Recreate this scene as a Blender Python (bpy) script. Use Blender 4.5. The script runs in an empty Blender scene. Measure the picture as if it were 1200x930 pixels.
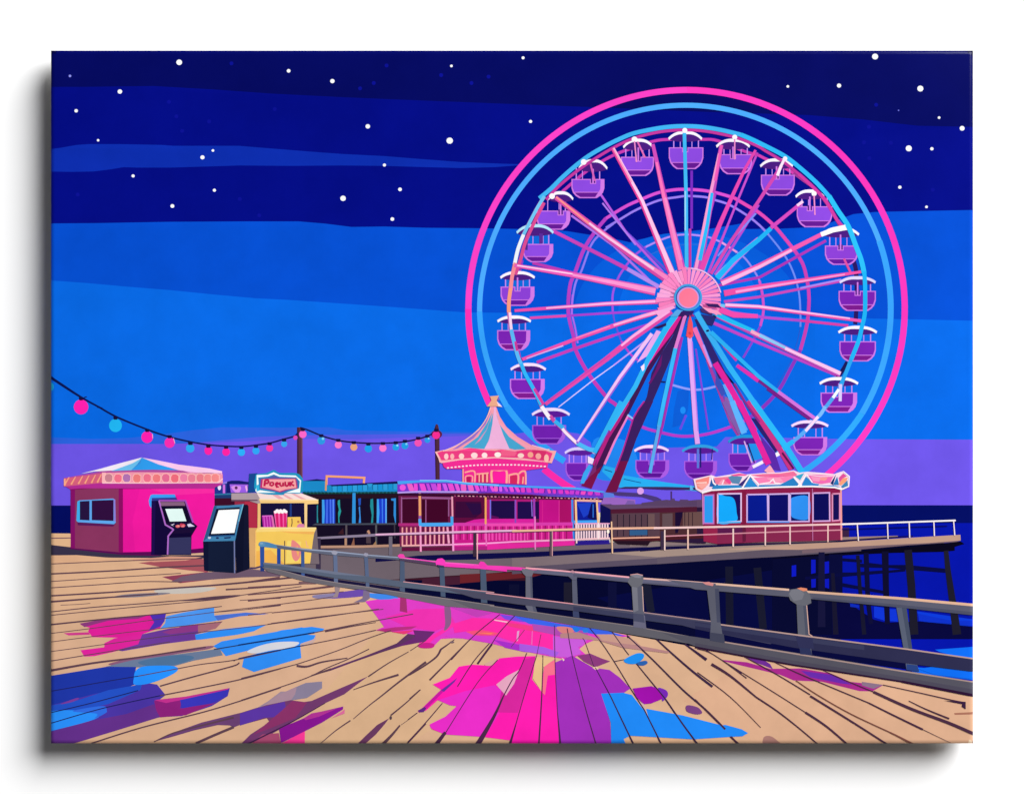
import bpy, bmesh, math
from mathutils import Vector
from mathutils.geometry import tessellate_polygon

# A stretched canvas print (1.08 x 0.81 m) hanging on a white wall.
# Artwork coordinates are millimetres on the printed face: x to the right, y downwards.
SC = bpy.context.scene
COL = SC.collection
L0, R0, T0, B0 = 59.6, 1140.4, 59.4, 870.6      # outline of the canvas on the wall
RAD = 5.0                                       # rounded edge of the stretcher
RB = RAD/math.sin(math.radians(40))              # the edge rolls over to 40 degrees, then the side drops away
DEPTH = 0.040                                   # printed face to wall
GAP = 0.018                                     # gap added to shape the cast shadow; an unseen rail bridges it
DZ = 1.0e-5                                     # one ink layer
KEY = 1.30                                      # light level on the printed face

def lin(h):
    h = h.lstrip('#')
    o = []
    for i in (0, 2, 4):
        c = int(h[i:i+2], 16) / 255
        o.append(c/12.92 if c <= 0.04045 else ((c+0.055)/1.055)**2.4)
    return o

MATS = {}
def ink(h):
    """printed ink on canvas: slightly uneven colour, fine weave, faint gloss"""
    if h in MATS: return MATS[h]
    m = bpy.data.materials.new('ink_' + h.lstrip('#')); m.use_nodes = True
    nt = m.node_tree; N = nt.nodes; K = nt.links
    b = N['Principled BSDF']
    c = [min(0.9, v/KEY) for v in lin(h)]
    g = N.new('ShaderNodeNewGeometry')
    n1 = N.new('ShaderNodeTexNoise'); n1.inputs['Scale'].default_value = 16; n1.inputs['Detail'].default_value = 5
    n1.inputs['Roughness'].default_value = 0.62
    K.new(g.outputs['Position'], n1.inputs['Vector'])
    mx = N.new('ShaderNodeMix'); mx.data_type = 'RGBA'
    mr = N.new('ShaderNodeMapRange'); mr.inputs['From Min'].default_value = 0.33; mr.inputs['From Max'].default_value = 0.67
    K.new(n1.outputs['Fac'], mr.inputs['Value'])
    K.new(mr.outputs['Result'], mx.inputs['Factor'])
    mx.inputs['A'].default_value = [v*0.93 for v in c] + [1]
    mx.inputs['B'].default_value = [min(0.92, v*1.065+0.0002) for v in c] + [1]
    K.new(mx.outputs['Result'], b.inputs['Base Color'])
    n2 = N.new('ShaderNodeTexNoise'); n2.inputs['Scale'].default_value = 900; n2.inputs['Detail'].default_value = 1
    K.new(g.outputs['Position'], n2.inputs['Vector'])
    bp = N.new('ShaderNodeBump'); bp.inputs['Strength'].default_value = 0.04; bp.inputs['Distance'].default_value = 0.0004
    K.new(n2.outputs['Fac'], bp.inputs['Height']); K.new(bp.outputs['Normal'], b.inputs['Normal'])
    b.inputs['Roughness'].default_value = 0.19
    b.inputs['Specular IOR Level'].default_value = 0.13
    MATS[h] = m
    return m

def drop(x, y):
    z = 0.0
    for d in (x-L0, R0-x, y-T0, B0-y):
        if d < RAD:
            d = max(d, 0.0)
            z += RB - math.sqrt(max(0.0, RB*RB - (RAD-d)**2))
    return min(z, 2*RAD)

def world(x, y, lift):
    """artwork mm -> metres; the wall is y = 0, the print faces -y"""
    return Vector(((x-600)/1000, -(DEPTH - drop(x, y)/1000 + lift), (465-y)/1000))

# ---------------------------------------------------------------- drawing state
TX = [0, 0, 1]
def T(x0=0, y0=0, s=1.0): TX[:] = [x0, y0, s]
def TA(x0, y0): T(x0, y0, 6.6444)
def TB(x0, y0): T(x0, y0, 6.0)
def TC(x0, y0): T(x0, y0, 4.2857)
def TD(x0, y0): T(x0, y0, 5.7143)
def P(s):
    if isinstance(s, str):
        v = [float(t) for t in s.replace(',', ' ').split()]
        s = list(zip(v[0::2], v[1::2]))
    return [(TX[0]+x/TX[2], TX[1]+y/TX[2]) for x, y in s]

class Figure:
    def __init__(self, name, parent, label=None):
        self.name, self.parent, self.label = name, parent, label
        self.items = []
FIGS = []; ORDER = []
CUR = None
def figure(name, parent=None, label=None):
    global CUR
    CUR = Figure(name, parent, label); FIGS.append(CUR); return CUR
def use(f):
    global CUR
    CUR = f
PLACED = []
def add(col, faces):
    """faces: list of point lists (artwork mm); stacked over whatever ink is already below"""
    xs = [p[0] for f in faces for p in f]; ys = [p[1] for f in faces for p in f]
    bb = (min(xs), min(ys), max(xs), max(ys))
    lv = 0
    for (a, l) in PLACED:
        if l >= lv and a[0] < bb[2] and a[2] > bb[0] and a[1] < bb[3] and a[3] > bb[1]:
            lv = l+1
    PLACED.append((bb, lv))
    CUR.items.append((col, faces, lv))

def curve(pts, closed, n=6):
    out = []; m = len(pts)
    for i in range(m if closed else m-1):
        g = lambda k: pts[k % m] if closed else pts[max(0, min(m-1, k))]
        a, b, c, d = g(i-1), g(i), g(i+1), g(i+2)
        for k in range(n):
            t = k/n
            out.append(tuple(0.5*((2*b[j]) + (c[j]-a[j])*t + (2*a[j]-5*b[j]+4*c[j]-d[j])*t*t
                                  + (3*b[j]-a[j]-3*c[j]+d[j])*t**3) for j in (0, 1)))
    if not closed: out.append(pts[-1])
    return out

def poly(col, s, sm=False):
    p = P(s)
    if sm: p = curve(p, True)
    tris = tessellate_polygon([[Vector((x, y, 0)) for x, y in p]])
    add(col, [[p[i] for i in t] for t in tris])

def strip(p, w0, w1):
    """mitred ribbon along a polyline, width w0 -> w1"""
    n = len(p); Lf = []; Rt = []
    ln = [0]
    for i in range(1, n): ln.append(ln[-1] + math.hypot(p[i][0]-p[i-1][0], p[i][1]-p[i-1][1]))
    tot = ln[-1] or 1
    for i in range(n):
        a = p[max(0, i-1)]; b = p[min(n-1, i+1)]
        if 0 < i < n-1:
            d1 = (p[i][0]-a[0], p[i][1]-a[1]); d2 = (b[0]-p[i][0], b[1]-p[i][1])
            l1 = math.hypot(*d1) or 1; l2 = math.hypot(*d2) or 1
            d = (d1[0]/l1+d2[0]/l2, d1[1]/l1+d2[1]/l2)
            c = max(0.45, math.hypot(*d)/2)
        else:
            d = (b[0]-a[0], b[1]-a[1]); c = 1
        l = math.hypot(*d) or 1
        h = (w0+(w1-w0)*ln[i]/tot)/2/c
        nx, ny = -d[1]/l*h, d[0]/l*h
        Lf.append((p[i][0]+nx, p[i][1]+ny)); Rt.append((p[i][0]-nx, p[i][1]-ny))
    return [[Lf[i], Lf[i+1], Rt[i+1], Rt[i]] for i in range(n-1)]

def line(col, w, s, w2=None, sm=False, shift=0):
    p = P(s)
    if sm and len(p) > 2: p = curve(p, False, 5)
    if shift:
        dx, dy = p[-1][0]-p[0][0], p[-1][1]-p[0][1]; l = math.hypot(dx, dy) or 1
        p = [(x-dy/l*shift, y+dx/l*shift) for x, y in p]
    add(col, strip(p, w, w if w2 is None else w2))

def lines(col, items):
    """many strokes that share a colour and do not cross: one layer each"""
    for w, s in items:
        if isinstance(w, tuple): line(col, w[0], s, w[1], True)
        else: line(col, w, s, None, True)

def ell(col, x, y, rx, ry=None, n=20):
    """centre in tile coordinates, radii in artwork mm"""
    (cx, cy), = P([(x, y)]); ry = rx if ry is None else ry
    q = [(cx+rx*math.cos(k*2*math.pi/n), cy+ry*math.sin(k*2*math.pi/n)) for k in range(n)]
    add(col, [q])

def rect(col, x0, y0, x1, y1): poly(col, [(x0, y0), (x1, y0), (x1, y1), (x0, y1)])

def arc(col, w, cx, cy, r0, r1, a0, a1, n=60):
    """arc in artwork mm; degrees, 0 = right, 90 = down; radius r0 -> r1"""
    p = []
    for k in range(n+1):
        t = k/n; a = math.radians(a0+(a1-a0)*t); r = r0+(r1-r0)*t
        p.append((cx+r*math.cos(a), cy+r*math.sin(a)))
    add(col, strip(p, w, w))

# ---------------------------------------------------------------- turning figures into meshes
def build(f):
    me = bpy.data.meshes.new(f.name)
    bm = bmesh.new(); slots = {}
    for col, faces, lv in f.items:
        si = slots.setdefault(col, len(slots))
        z = lv*DZ
        cache = {}
        for q in faces:
            vs = []
            for (x, y) in q:
                k = (round(x, 3), round(y, 3))
                if k not in cache: cache[k] = bm.verts.new((x, y, z))
                v = cache[k]
                if v not in vs: vs.append(v)
            if len(vs) > 2:
                try: fc = bm.faces.new(vs)
                except ValueError: continue
                fc.material_index = si
    def cut(co, no, clear):
        bmesh.ops.bisect_plane(bm, geom=bm.verts[:]+bm.edges[:]+bm.faces[:], plane_co=co, plane_no=no,
                               clear_outer=clear, clear_inner=False, dist=1e-5)
    if bm.verts:
        xs = [v.co.x for v in bm.verts]; ys = [v.co.y for v in bm.verts]
        ds = (0.25, 0.7, 1.4, 2.3, 3.5, RAD)
        for edge, no, near in ((L0, (-1, 0, 0), min(xs)-L0 < RAD), (R0, (1, 0, 0), R0-max(xs) < RAD),
                               (T0, (0, -1, 0), min(ys)-T0 < RAD), (B0, (0, 1, 0), B0-max(ys) < RAD)):
            if not near: continue
            sgn = 1 if no[0] < 0 or no[1] < 0 else -1
            for k, d in enumerate((0.03,)+ds):
                e = edge+sgn*d
                cut((e, 0, 0) if no[0] else (0, e, 0), no, k == 0)
    for v in bm.verts:
        v.co = world(v.co.x, v.co.y, v.co.z)
    bm.normal_update()
    for fc in bm.faces:
        if fc.normal.y > 0: fc.normal_flip()
        fc.smooth = True
    bm.to_mesh(me); bm.free()
    for col in slots: me.materials.append(ink(col))
    o = bpy.data.objects.new(f.name, me); COL.objects.link(o)
    f.obj = o
    if f.parent: o.parent = f.parent.obj
    if f.label: o['label'] = f.label
    return o
# ================================================================ CANVAS AND SKY
CANVAS = figure('canvas_print')
SKY = figure('night_sky', CANVAS, 'night sky of dark navy, blue and violet bands')
T()
rect('#02075e', 50, 50, 1150, 150)
poly('#010a84', '50 102 100 102 180 101 250 105 320 110 400 114 470 117 560 120.5 700 126 820 131 947 135 1010 140 1075 147.5 1150 149 1150 300 50 300')
poly('#0a2cab', '50 176 70 173.5 90 170 105 169 140 169 190 170 203 171 280 171 310 173.5 360 177.5 400 180.5 450 183 500 187 540 190 590 192 612 192.5 612 193.5 580 196 540 197 500 196 450 194.5 400 194 340 194.5 280 194 250 195 200 196.5 160 196.5 145 196 130 198.5 110 201 85 201.5 50 201')
poly('#034fd1', '50 262 115 261.5 200 260 290 259.5 350 259.5 380 262 412 266 450 265.5 500 267 560 267.5 640 269 665 271 690 275 720 280 738 284 750 280.5 790 273 830 268.5 860 263.6 870 261.7 874 268.5 915 268 960 266 1000 251 1025 248.5 1070 247.5 1150 246 1150 380 50 380')
poly('#0669e5', '50 328 100 331.5 150 336 200 340 250 345 300 349.5 340 351.5 450 359 545 366 640 367 720 368 806 369 880 370 960 372 1063 374 1150 376 1150 600 50 600')
ell('#045cda', 806, 372, 134, 100, 60)
poly('#0669e5', '660 368 720 368 806 369 880 370 955 372 955 500 660 500')
ell('#0567e4', 808, 372, 84, 88, 48)
poly('#2a63df', '50 512 110 514 150 513 190 509 225 504 260 500.5 330 501 385 500.5 405 504 450 505 530 506 620 507 620 530 50 530')
poly('#5159e2', '200 521 300 512 345 510 420 509 530 508 620 508 620 530 200 530')
poly('#6d55e6', '50 520 200 520 300 516.5 345 514 420 514.5 530 511 600 509 625 505 650 504 678 508 692 518 700 560 740 552 760 525 840 523 850 512 870 512 1000 514.5 1150 515 1150 600 50 600')
poly('#1f86f0', '696 515 735 517 748 540 752 558 700 560', True)

STARS = [(40,50,[(680,93,3.4),(402,230,2.7),(197,320,2.1),(300,458,1.5),(838,506,1.6),(789,538,2.5),(464,625,1.9),(845,692,1.9),(648,766,2.3)]),
         (320,50,[(73,133,2.2),(278,181,2.6),(836,110,1.6),(1172,72,1.8),(444,393,2.7),(828,460,3.8),(522,574,1.9),(595,688,2.2),(328,730,3.3),(559,827,2.2),(1207,370,1.9)]),
         (860,50,[(662,66,3.6),(253,206,1.6),(493,202,2.5),(874,216,3.6),(962,352,1.6),(1070,402,2.9),(820,496,3.6),(928,498,2.0),(778,678,2.0),(903,770,1.6)])]
FAINT = [(40,50,[(632,278),(667,346),(820,370),(204,712),(964,733),(1055,810),(1128,312),(925,98),(694,414)]),
         (320,50,[(532,108),(472,190),(408,215),(930,190),(1010,160),(788,153)]),
         (860,50,[(667,292),(633,395),(610,468),(736,470),(635,542),(932,690)])]
for x0, y0, L in FAINT:
    T(x0, y0, 4.0)
    for x, y in L: ell('#090f90', x, y, 2.3)
for x0, y0, L in STARS:
    T(x0, y0, 4.0)
    for x, y, r in L:
        figure('star', SKY); ell('#fdfeff', x, y, r, r*0.96, 14)
T(40, 50, 4.0); figure('star', SKY, 'dim violet star'); ell('#8d92ee', 168, 157, 1.5)
T(860, 50, 4.0); figure('star', SKY, 'dim violet star'); ell('#6a70d8', 772, 318, 0.9)

figure('sea', CANVAS, 'dark navy sea behind the kiosk')
T()
rect('#000a5f', 50, 592, 300, 660)
SEA = figure('sea', CANVAS, 'navy and bright blue sea beyond the pier')
rect('#000a5f', 960, 591.7, 1150, 625)
poly('#0212a4', '960 612.5 1150 612.5 1150 830 960 830')
T(940, 580, 5.705)
poly('#0a39d6', '770 775 1150 830 1150 875 960 865 780 840')
T(840, 740, 3.871)
poly('#0a2fd0', '700 118 860 140 860 160 700 140')
poly('#0d6cf0', '990 80 1100 72 1180 66 1180 140 1010 90')
poly('#0d6cf0', '880 158 1000 168 1180 190 1180 220 890 185')
# ================================================================ FERRIS WHEEL
WHEEL = figure('ferris_wheel', CANVAS, 'pink and blue neon ferris wheel with purple gondolas')
def wpart(name, label=None): return figure(name, WHEEL, label)
T()
# neon halo rings
wpart('neon_ring', 'outer pink neon ring')
arc('#fa38bd', 7.2, 805.3, 362, 256.4, 254.0, -90, 55, 60)
arc('#f63fc4', 7.2, 805.3, 362, 256.4, 256.4, -180, -90, 60)
arc('#fd2fb2', 7.2, 805.3, 362, 256.4, 257.0, -180, -206, 24)
arc('#f72aa6', 8.0, 805.3, 362, 251.5, 250.0, 132, 121, 12)
wpart('neon_ring', 'inner light blue neon ring')
arc('#4ba9fb', 6.0, 803.5, 365, 241.5, 241.5, -180, -20, 80)
arc('#3aa4fb', 7.0, 803.5, 365, 241.5, 238.5, -20, 30, 30)
arc('#2fa6f8', 6.8, 803.5, 365, 238.5, 232.5, 30, 54, 20)
arc('#36a3fb', 6.4, 803.5, 365, 241.5, 237.2, -180, -208, 24)
arc('#2e9ef5', 7.5, 803.5, 365, 237.2, 225.5, -208, -231, 24)
TA(600, 470)
poly('#28aef2', '720 500 800 520 870 575 1010 600 1196 630 1450 665 1450 700 1196 680 840 672 700 545')
line('#10307a', 0.9, '720 530 780 550')
line('#10307a', 0.8, '870 605 1005 634')

TA(710,365)
wpart('blue_streak', 'darker blue streak behind the spokes')  # darker blue printed shape with a paler spot
poly('#0a5cd4','560 620 650 590 640 760 600 880 520 900 530 760'); ell('#1a8af0', 600, 768, 3.2, 4.2)
# ---- back spokes and inner rings
T()
wpart('inner_ring', 'lilac inner ring')
for c, w, s in (
 ('#9a7cf0',2.6,'710 267 726.6 257 746 245.8 771.7 235 794 231 806 229.8 826 231 838 234.5 854.5 240 875.6 252.6 890 264 900.5 275'),
 ('#8f7af2',2.4,'719 262 702.6 275 692 288.7 681.5 317 674.7 331 671 350.4 670 370'),
 ('#b06af0',2.0,'671 345 670 365 674 384 677 402'),
 ('#6f8cf5',2.2,'900.5 275 914 291.7 924.6 308 932 326 936.7 346 938 368.5 938 383'),
 ('#2a5ad0',1.0,'938 383 933.7 402.6 926 425 910 453'),
): line(c, w, s, None, True)
wpart('inner_ring', 'magenta inner ring')
for c, w, s in (
 ('#d84fd0',3.6,'710 256 733 242 752 233.5 771 226 790 222.5 803 222 822 223 839.5 226 860.5 232'),
 ('#e247b4',4.0,'860.5 232 875.6 241 890 249.6 906.6 264 920 279.7 932 294.7'),
 ('#cc3fb4',4.0,'932 294.7 941 310 945.7 328 948 347 947 370 944 387.6 938 410'),
 ('#8e35c0',4.0,'938 410 926 432.7 912.6 456.8 893 478 873 492.6 856 500'),
 ('#b83fc4',4.2,'710 256 698 270.6 684.5 291.7 674 319 668 335 666 366 672.5 395'),
 ('#c238b4',4.2,'672.5 395 674 408.7 689 437 711.6 466 721 473.4 738 490'),
 ('#b83ac8',3.4,'738 490 753.6 500.5 776.6 507 794.6 510.6 812.7 510.6 832 507.6 856 500 873 492.6'),
): line(c, w, s, None, True)
for c, w, s in (
 ('#a24fe0',2.4,'718 365 718 345 723 329 729.6 317 743 300 756.7 289.4'),
 ('#b48af2',2.2,'756.7 289.4 774.7 281 791 276 808 275 830.4 278 845.5 284'),
 ('#e69ae0',2.4,'845.5 284 863.5 295.5'),
 ('#8f8af0',2.2,'863.5 295.5 874 303.7 884.6 318.8 890 329'),
 ('#d04fc8',3.0,'890 329 893.7 347 894.5 365.5 891 382'),
 ('#6a4fd8',1.8,'718 365 721 380 728 399.6'),
 ('#b83fd0',2.2,'728 399.6 738.6 414.7 747.6 422'),
 ('#8f9af5',2.6,'788 451 808 456 824 456 841 452'),
 ('#8a3fd0',2.4,'891 382 883 398 871 419'),
 ('#2a6ad8',1.2,'752 303 775 293 800 287 830 287'),
):
    wpart('hub_ring', None); line(c, w, s, None, True)

def spoke(*layers, label=None):
    wpart('spoke', label)
    for L in layers:
        c, w0, w1, s = L[:4]
        line(c, w0, s, w1, False, L[4] if len(L) > 4 else 0)
spoke(('#7a2cc0',3,3,'810.5 200 810.5 268'),('#c238a0',3,3,'808.6 268 808.6 316'))
spoke(('#a23ac8',4,4,'814 316 838 226'),)
spoke(('#c24cc8',2.6,2.6,'830 320 866.5 230 887.6 179'),)
spoke(('#b64ad0',3,3,'838 322 889 240'),('#7a8cf5',2,2,'841 300 886 250'))
spoke(('#b035b5',3,3,'839.5 335 890 325 968 282'),)
spoke(('#c847b8',3,3,'848.5 353.4 889 348 945.7 337 990 328.5'),('#a98cf0',2,2,'938 338.5 986 328.5',-1))
spoke(('#b24cd0',3.2,3,'845.5 364 896 372 938 375.5'),('#d83fa8',3,3,'938 375.5 994 381.5'))
spoke(('#c044c8',3.6,3,'836.5 378.5 890 402 930.6 419 980 439.5'),)
spoke(('#d936ae',4,4,'844 399.6 863.5 422'),('#e02fae',4,5,'863.5 428 889 446'),('#7a1f8a',3.4,3,'889 446 950 489'))
spoke(('#6a4ad8',2.6,2.6,'795 330 730 268'),('#b85ae0',2.6,2.6,'777 319 735 274 700 222'),('#b07af0',2,2,'706 238 745 287'))
spoke(('#b070e8',2.6,2.6,'771 338 719 288 669.5 252.6'),)
spoke(('#b58cf0',4.5,4.5,'772 336 735 315'),('#c742b8',4.5,4,'735 315 710 302 648 270.6'))
spoke(('#b838b0',3.6,3.6,'719 332 671 320 624 308'),)
spoke(('#a93fd0',2.6,2.6,'770 364 710 367 663.5 370'),('#e048b0',3,3,'663.5 370 621 372.5'))
spoke(('#b53ccc',2.6,2.6,'760 380 719 393'),('#c23bb5',3.4,3.4,'719 393 672 409 629 424.5'))
spoke(('#c49af5',2.2,1.6,'764 393.6 719 428'),('#d8c8fa',1.2,1.2,'719 428 696.6 444 654.4 477'))
spoke(('#8440d8',2,2,'815.4 408.7 830.4 503.5'),)
spoke(('#6a48e0',2.6,2.6,'797 503 804 486'),)
spoke(('#8a3fd0',3.4,3.4,'728 478 700 525'),)
spoke(('#a83aa0',3.4,3.6,'829 422 857.5 497.5 866 511'),('#5a50c8',2,2,'831 426 859 497',-2))

# ---- back rim
T()
for c, w, s in (
 ('#c63aae',3.4,'659 224.5 669.5 215.5 687 201 704 190 719 182 735.6 175.5 765.7 165.7 785 163.5 821 163.5 841 165 874 178 889 182'),
 ('#d63fb0',3.4,'889 182 896.6 186 912 193 929.7 203 953.7 220'),
 ('#a03a98',3.6,'929.7 203 953.7 220 972 243 984 264'),
 ('#2a1560',5.0,'998 300 1003 316 1004 345 1003 372 1002 380'),
 ('#1a1558',4.6,'993 424 986 436 979 446'),
 ('#a83ab0',3.4,'606 405 612 430 620 446'),
 ('#9a3ac0',3.0,'612 305 609 318'),
):
    wpart('back_rim', 'dark indigo back rim' if c in ('#2a1560','#1a1558') else None); line(c, w, s, None, True)

# ---- gondolas: roof, posts, tub with darker floor band, door notch
def gondola(cx, cy0, chw, ch, x0, x1, y0, y1, roof='#fbf4ff', under='#4b1c80', body='#8a46dc', low='#6a1b98', edge='#d078e4', notch=1, glass=None, post='#c68af0', chamfer=8, lip=True):
    wpart('gondola')
    T()
    h = y1-y0; w = x1-x0; yr = cy0+ch
    if glass:
        poly(glass, [(x0+w*.12, yr), (x1-w*.12, yr), (x1-w*.12, y0+1), (x0+w*.12, y0+1)])
    for fx in (.12, .32, .68, .88):
        xx = x0+w*fx; line(post, 1.3 if fx in (.12, .88) else 1.0, [(xx, yr-1), (xx, y0+1)])
    # roof shell: dark underside then pale curved top
    poly(under, [(cx-chw*.92, yr), (cx-chw*.6, yr-ch*.6), (cx, yr-ch*.75), (cx+chw*.6, yr-ch*.6), (cx+chw*.92, yr), (cx+chw*.6, yr+2.6), (cx, yr+3.4), (cx-chw*.6, yr+2.6)], True)
    arcp = []
    for k in range(13):
        t = -1+k/6; arcp.append((cx+chw*t, cy0+ch*0.80*abs(t)**2.6+0.6))
    low_ = [(cx+chw*(1-k/6)*.95, cy0+ch*0.80*abs(1-k/6)**2.6+0.6+3.9-1.2*abs(1-k/6)) for k in range(13)]
    poly(roof, arcp+low_)
    # tub
    c = chamfer
    tub = [(x0, y0), (x1, y0), (x1, y0+h*.42), (x1-c*.22, y0+h*.68), (x1-c*.6, y0+h*.86), (x1-c*1.15, y1), (x0+c*1.15, y1), (x0+c*.6, y0+h*.86), (x0+c*.22, y0+h*.68), (x0, y0+h*.42)]
    poly(edge, [(x+(1.3 if x > cx else -1.3), y+(1.3 if y > y0 else -1.1)) for x, y in tub])
    poly(body, [(x, y) for x, y in tub])
    poly(low, [(x1-c*.3, y0+h*.72), (x1-c*.6, y0+h*.86), (x1-c*1.15, y1), (x0+c*1.15, y1), (x0+c*.6, y0+h*.86), (x0+c*.3, y0+h*.72)])
    line(edge, 0.9, [(x0+c*.3, y0+h*.72), (x1-c*.3, y0+h*.72)])
    if lip: poly(edge, [(x1-3.2, y0-.5), (x1+.9, y0-.9), (x1+.9, y0+h*.55), (x1-c+1, y1+.9), (x1-c-1.5, y1), (x1-3.6, y0+h*.55)])
    if notch:
        nx = cx+notch-1
        rect(edge, nx-3.6, y0-1, nx+3.6, y0+4.6)
        rect(under if glass is None else glass, nx-2.6, y0-2.4, nx+2.6, y0+3.6)
        line(edge, 1.8, [(nx, yr), (nx, y0+3.6)])
UP = dict(body='#8c49de', low='#651a92')
MID = dict(body='#8b3fd4', low='#641a9c')
LOW = dict(body='#7a22b2', low='#7c1a8c')
DN = dict(body='#701fae', low='#5a1394', edge='#a85ae0', under='#5a1a96')
gondola(803,153,20,10,785,823,174,197,lip=False,**UP)
gondola(748,162,18,11,729,765,185,205,lip=False,**UP)
gondola(859,162,20,10,844,880,182,203,lip=False,**UP)
gondola(695,186,17,12,671,707,211,231,**UP)
gondola(910,185,19.5,10,893,930,206,228,lip=False,**UP)
gondola(657,223.5,15,10,630,667,248,268,**UP)
gondola(949,221.5,17,9,935,974,243,265,lip=False,**UP)
gondola(627,262,22,11,614,647,287,306,glass='#0a66d8',notch=0,roof='#b4e4f8',**UP)
TA(540,230); poly('#4a2a88','505 290 525 265 520 420 495 415'); poly('#5a2a98','610 290 640 290 640 365 612 370')
gondola(985,265,22,10,968,1004,289,309,lip=False,**MID)
gondola(606.5,317,20.5,8,588,625,337,357,glass='#0c6ad8',**MID)
gondola(1005,323,21.5,7.5,984,1025,342,363,lip=False,roof='#dcd4f8',**LOW)
gondola(602.5,369,20,7,584,620,388,409,glass='#0a5ed4',notch=0,**LOW)
gondola(1005,381,23,8,985,1025,401,422,lip=False,notch=0,glass='#0a66e0',**LOW)
gondola(619,424.5,21,8,599,637,445,466,glass='#0a66e0',notch=0,roof='#f6dcf8',**LOW)
gondola(983,441,23,8,963,1003,461,482,glass='#0a66e0',**LOW)
gondola(645.5,477,22.5,8.5,625,662,499,519,glass='#0a66e0',notch=0,roof='#ead8fa',**DN)
gondola(949,491.5,22,7,931,968,513,532,glass='#0a66e0',notch=0,roof='#f4d8fa',**LOW)
gondola(679.5,523,18,7,664,690,543,562,notch=0,roof='#d8c8fa',**DN)
gondola(763.5,520.5,20.5,7,746,783,540,559,glass='#6a58e8',roof='#f4d4fa',**DN)
gondola(820.5,520,21.5,8,803,839,541,560,glass='#6a58e8',roof='#2f9fe0',notch=0,**DN)
TA(760,470); line('#5a78d8',2.6,'385 370 385 520'); line('#1c1c70',1.8,'405 360 405 515'); line('#1c1c70',1.2,'497 370 492 455')
T()
gondola(875,508.5,22,9,855,885,532,551,glass='#2078e8',roof='#1f93d8',notch=0,**DN)
TA(760,470); poly('#1f8fe8','780 330 860 330 890 440 800 470'); line('#d8a8e8',1.6,'745 310 805 480'); line('#201a60',1.4,'770 320 825 480')

# ---- front rim
T()
wpart('front_rim', 'cyan front rim edged with magenta')
line('#c46ab0',4.2,'638 230 630 243 621 260 613 276 608 290 604 306 600 325 597 347 596.5 366 598 380 600 392 606 414.7 615 437 625.8 456.8 636 478 648 491.5 663 506 676.8 519.7 690 526',None,True)
line('#4aa0ec',4.2,'1010 383 1006 399.6 997.6 420.7 988.6 443 984 455 966 479 950 498 930 516.7 913 530 884 546',None,True)
line('#c4389e',3.4,'640 234 651 222 662 212 677 200 695 187.5 721 172 742 162.5 764 156.5 783 153.5 802 152.5 823 153.5 844 157 866 162.5 888 171.5 897 177 917 189 936 204',None,True)
line('#d03aa0',4.0,'936 204 954 220.5 968 236 981 258 989 267',None,True)
line('#d84a90',4.0,'637.5 237.5 626 261 616 283 610 304 604 322',None,True)
line('#e04fa0',2.6,'989 303 997 320',None,True)
for c, w, s in (
 ('#40b4f2',5.0,'632 232.5 645.4 221.4 657.4 209.4 672.5 196 690.5 182.3 710 171 725 163.5 741.6 156.7 762.7 152 782 149 802 148 823 149 845.5 152.6 868 158'),
 ('#2fb8f4',5.2,'868 158 880 163 899.6 172.5 920.6 183.8 940 199 958 215.4 973 232'),
 ('#2cc0f6',5.8,'971.5 230 982 247 994 265 1002 285.7 1009 304 1012.7 320'),
 ('#1fb4f6',5.0,'1012.7 318 1013.7 335 1013.5 365.5 1010 383 1006 399.6 997.6 420.7'),
 ('#2aa4f0',4.6,'997.6 420.7 988.6 443.3 984 453'),
 ('#d8c8fa',3.6,'985 450 984.5 470'),
 ('#f4fbff',3.4,'983 456 976 466'),
 ('#7ab8f5',4.0,'967 476 962 485 957.7 489'),
 ('#f8d8f4',3.4,'958.7 488 944 505'),
 ('#58a8f4',4.0,'944 505 937.6 510.6 930 516.7'),
 ('#28b8f4',5.5,'930 516.7 921 523 912 531'),
 ('#fdf4ff',4.6,'914 530.5 899 538.5'),('#d84aa8',4.6,'899 538.5 894 541'),('#f8e8fc',3.8,'894 541 882 547'),
 ('#6cc4f0',3.8,'638 230 630 243 621 260 613 276'),
 ('#eef4fc',4.2,'613.5 275 607 292 603 310'),
 ('#f58a96',4.4,'604 308 600 325 598.5 340'),
 ('#f99a80',4.4,'598.5 338 596.5 352 596.3 366'),
 ('#fcd8f4',3.2,'597.5 366 598.6 380 600 392'),
 ('#5ab8f5',4.4,'599 386 606 414.7 611 427'),
 ('#2fb0f2',4.4,'611 426 615 437 625.8 456.8 634 474'),
 ('#fbf0fc',4.6,'634.6 476 645 491'),('#d04aa8',4.0,'645 487 650 494'),
 ('#38b0f0',4.6,'650 493 661 502'),('#fbe4f8',3.4,'659 502 664 508 676 519'),
 ('#4cb8f4',5.0,'676 519 690 526 697 527'),
): line(c, w, s, None, True)
line('#c83a98',3.0,'606 411 604 400',None); line('#d03fa0',3.4,'626 455 637 474')

# white pivots where the gondolas hang from the rim
T()
for x, y, r, tx, ty in ((802.5,153,3.0,0,0),(743.5,163.5,3.4,746,190),(861,161,3.0,861,187),(954,227,3.0,955,252),(684,190,3.4,0,0),(647,230,3.4,0,0),(920,186,2.6,0,0)):
    wpart('pivot')
    ell('#fdf6fe', x, y, r, r, 14)
    if tx: line('#f08ccc', 1.6, [(x, y+2), (tx, ty)])
line('#e46ab8', 2.0, '747 166 756 185'); line('#d860b8', 2.2, '692 192 697 212')
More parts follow.
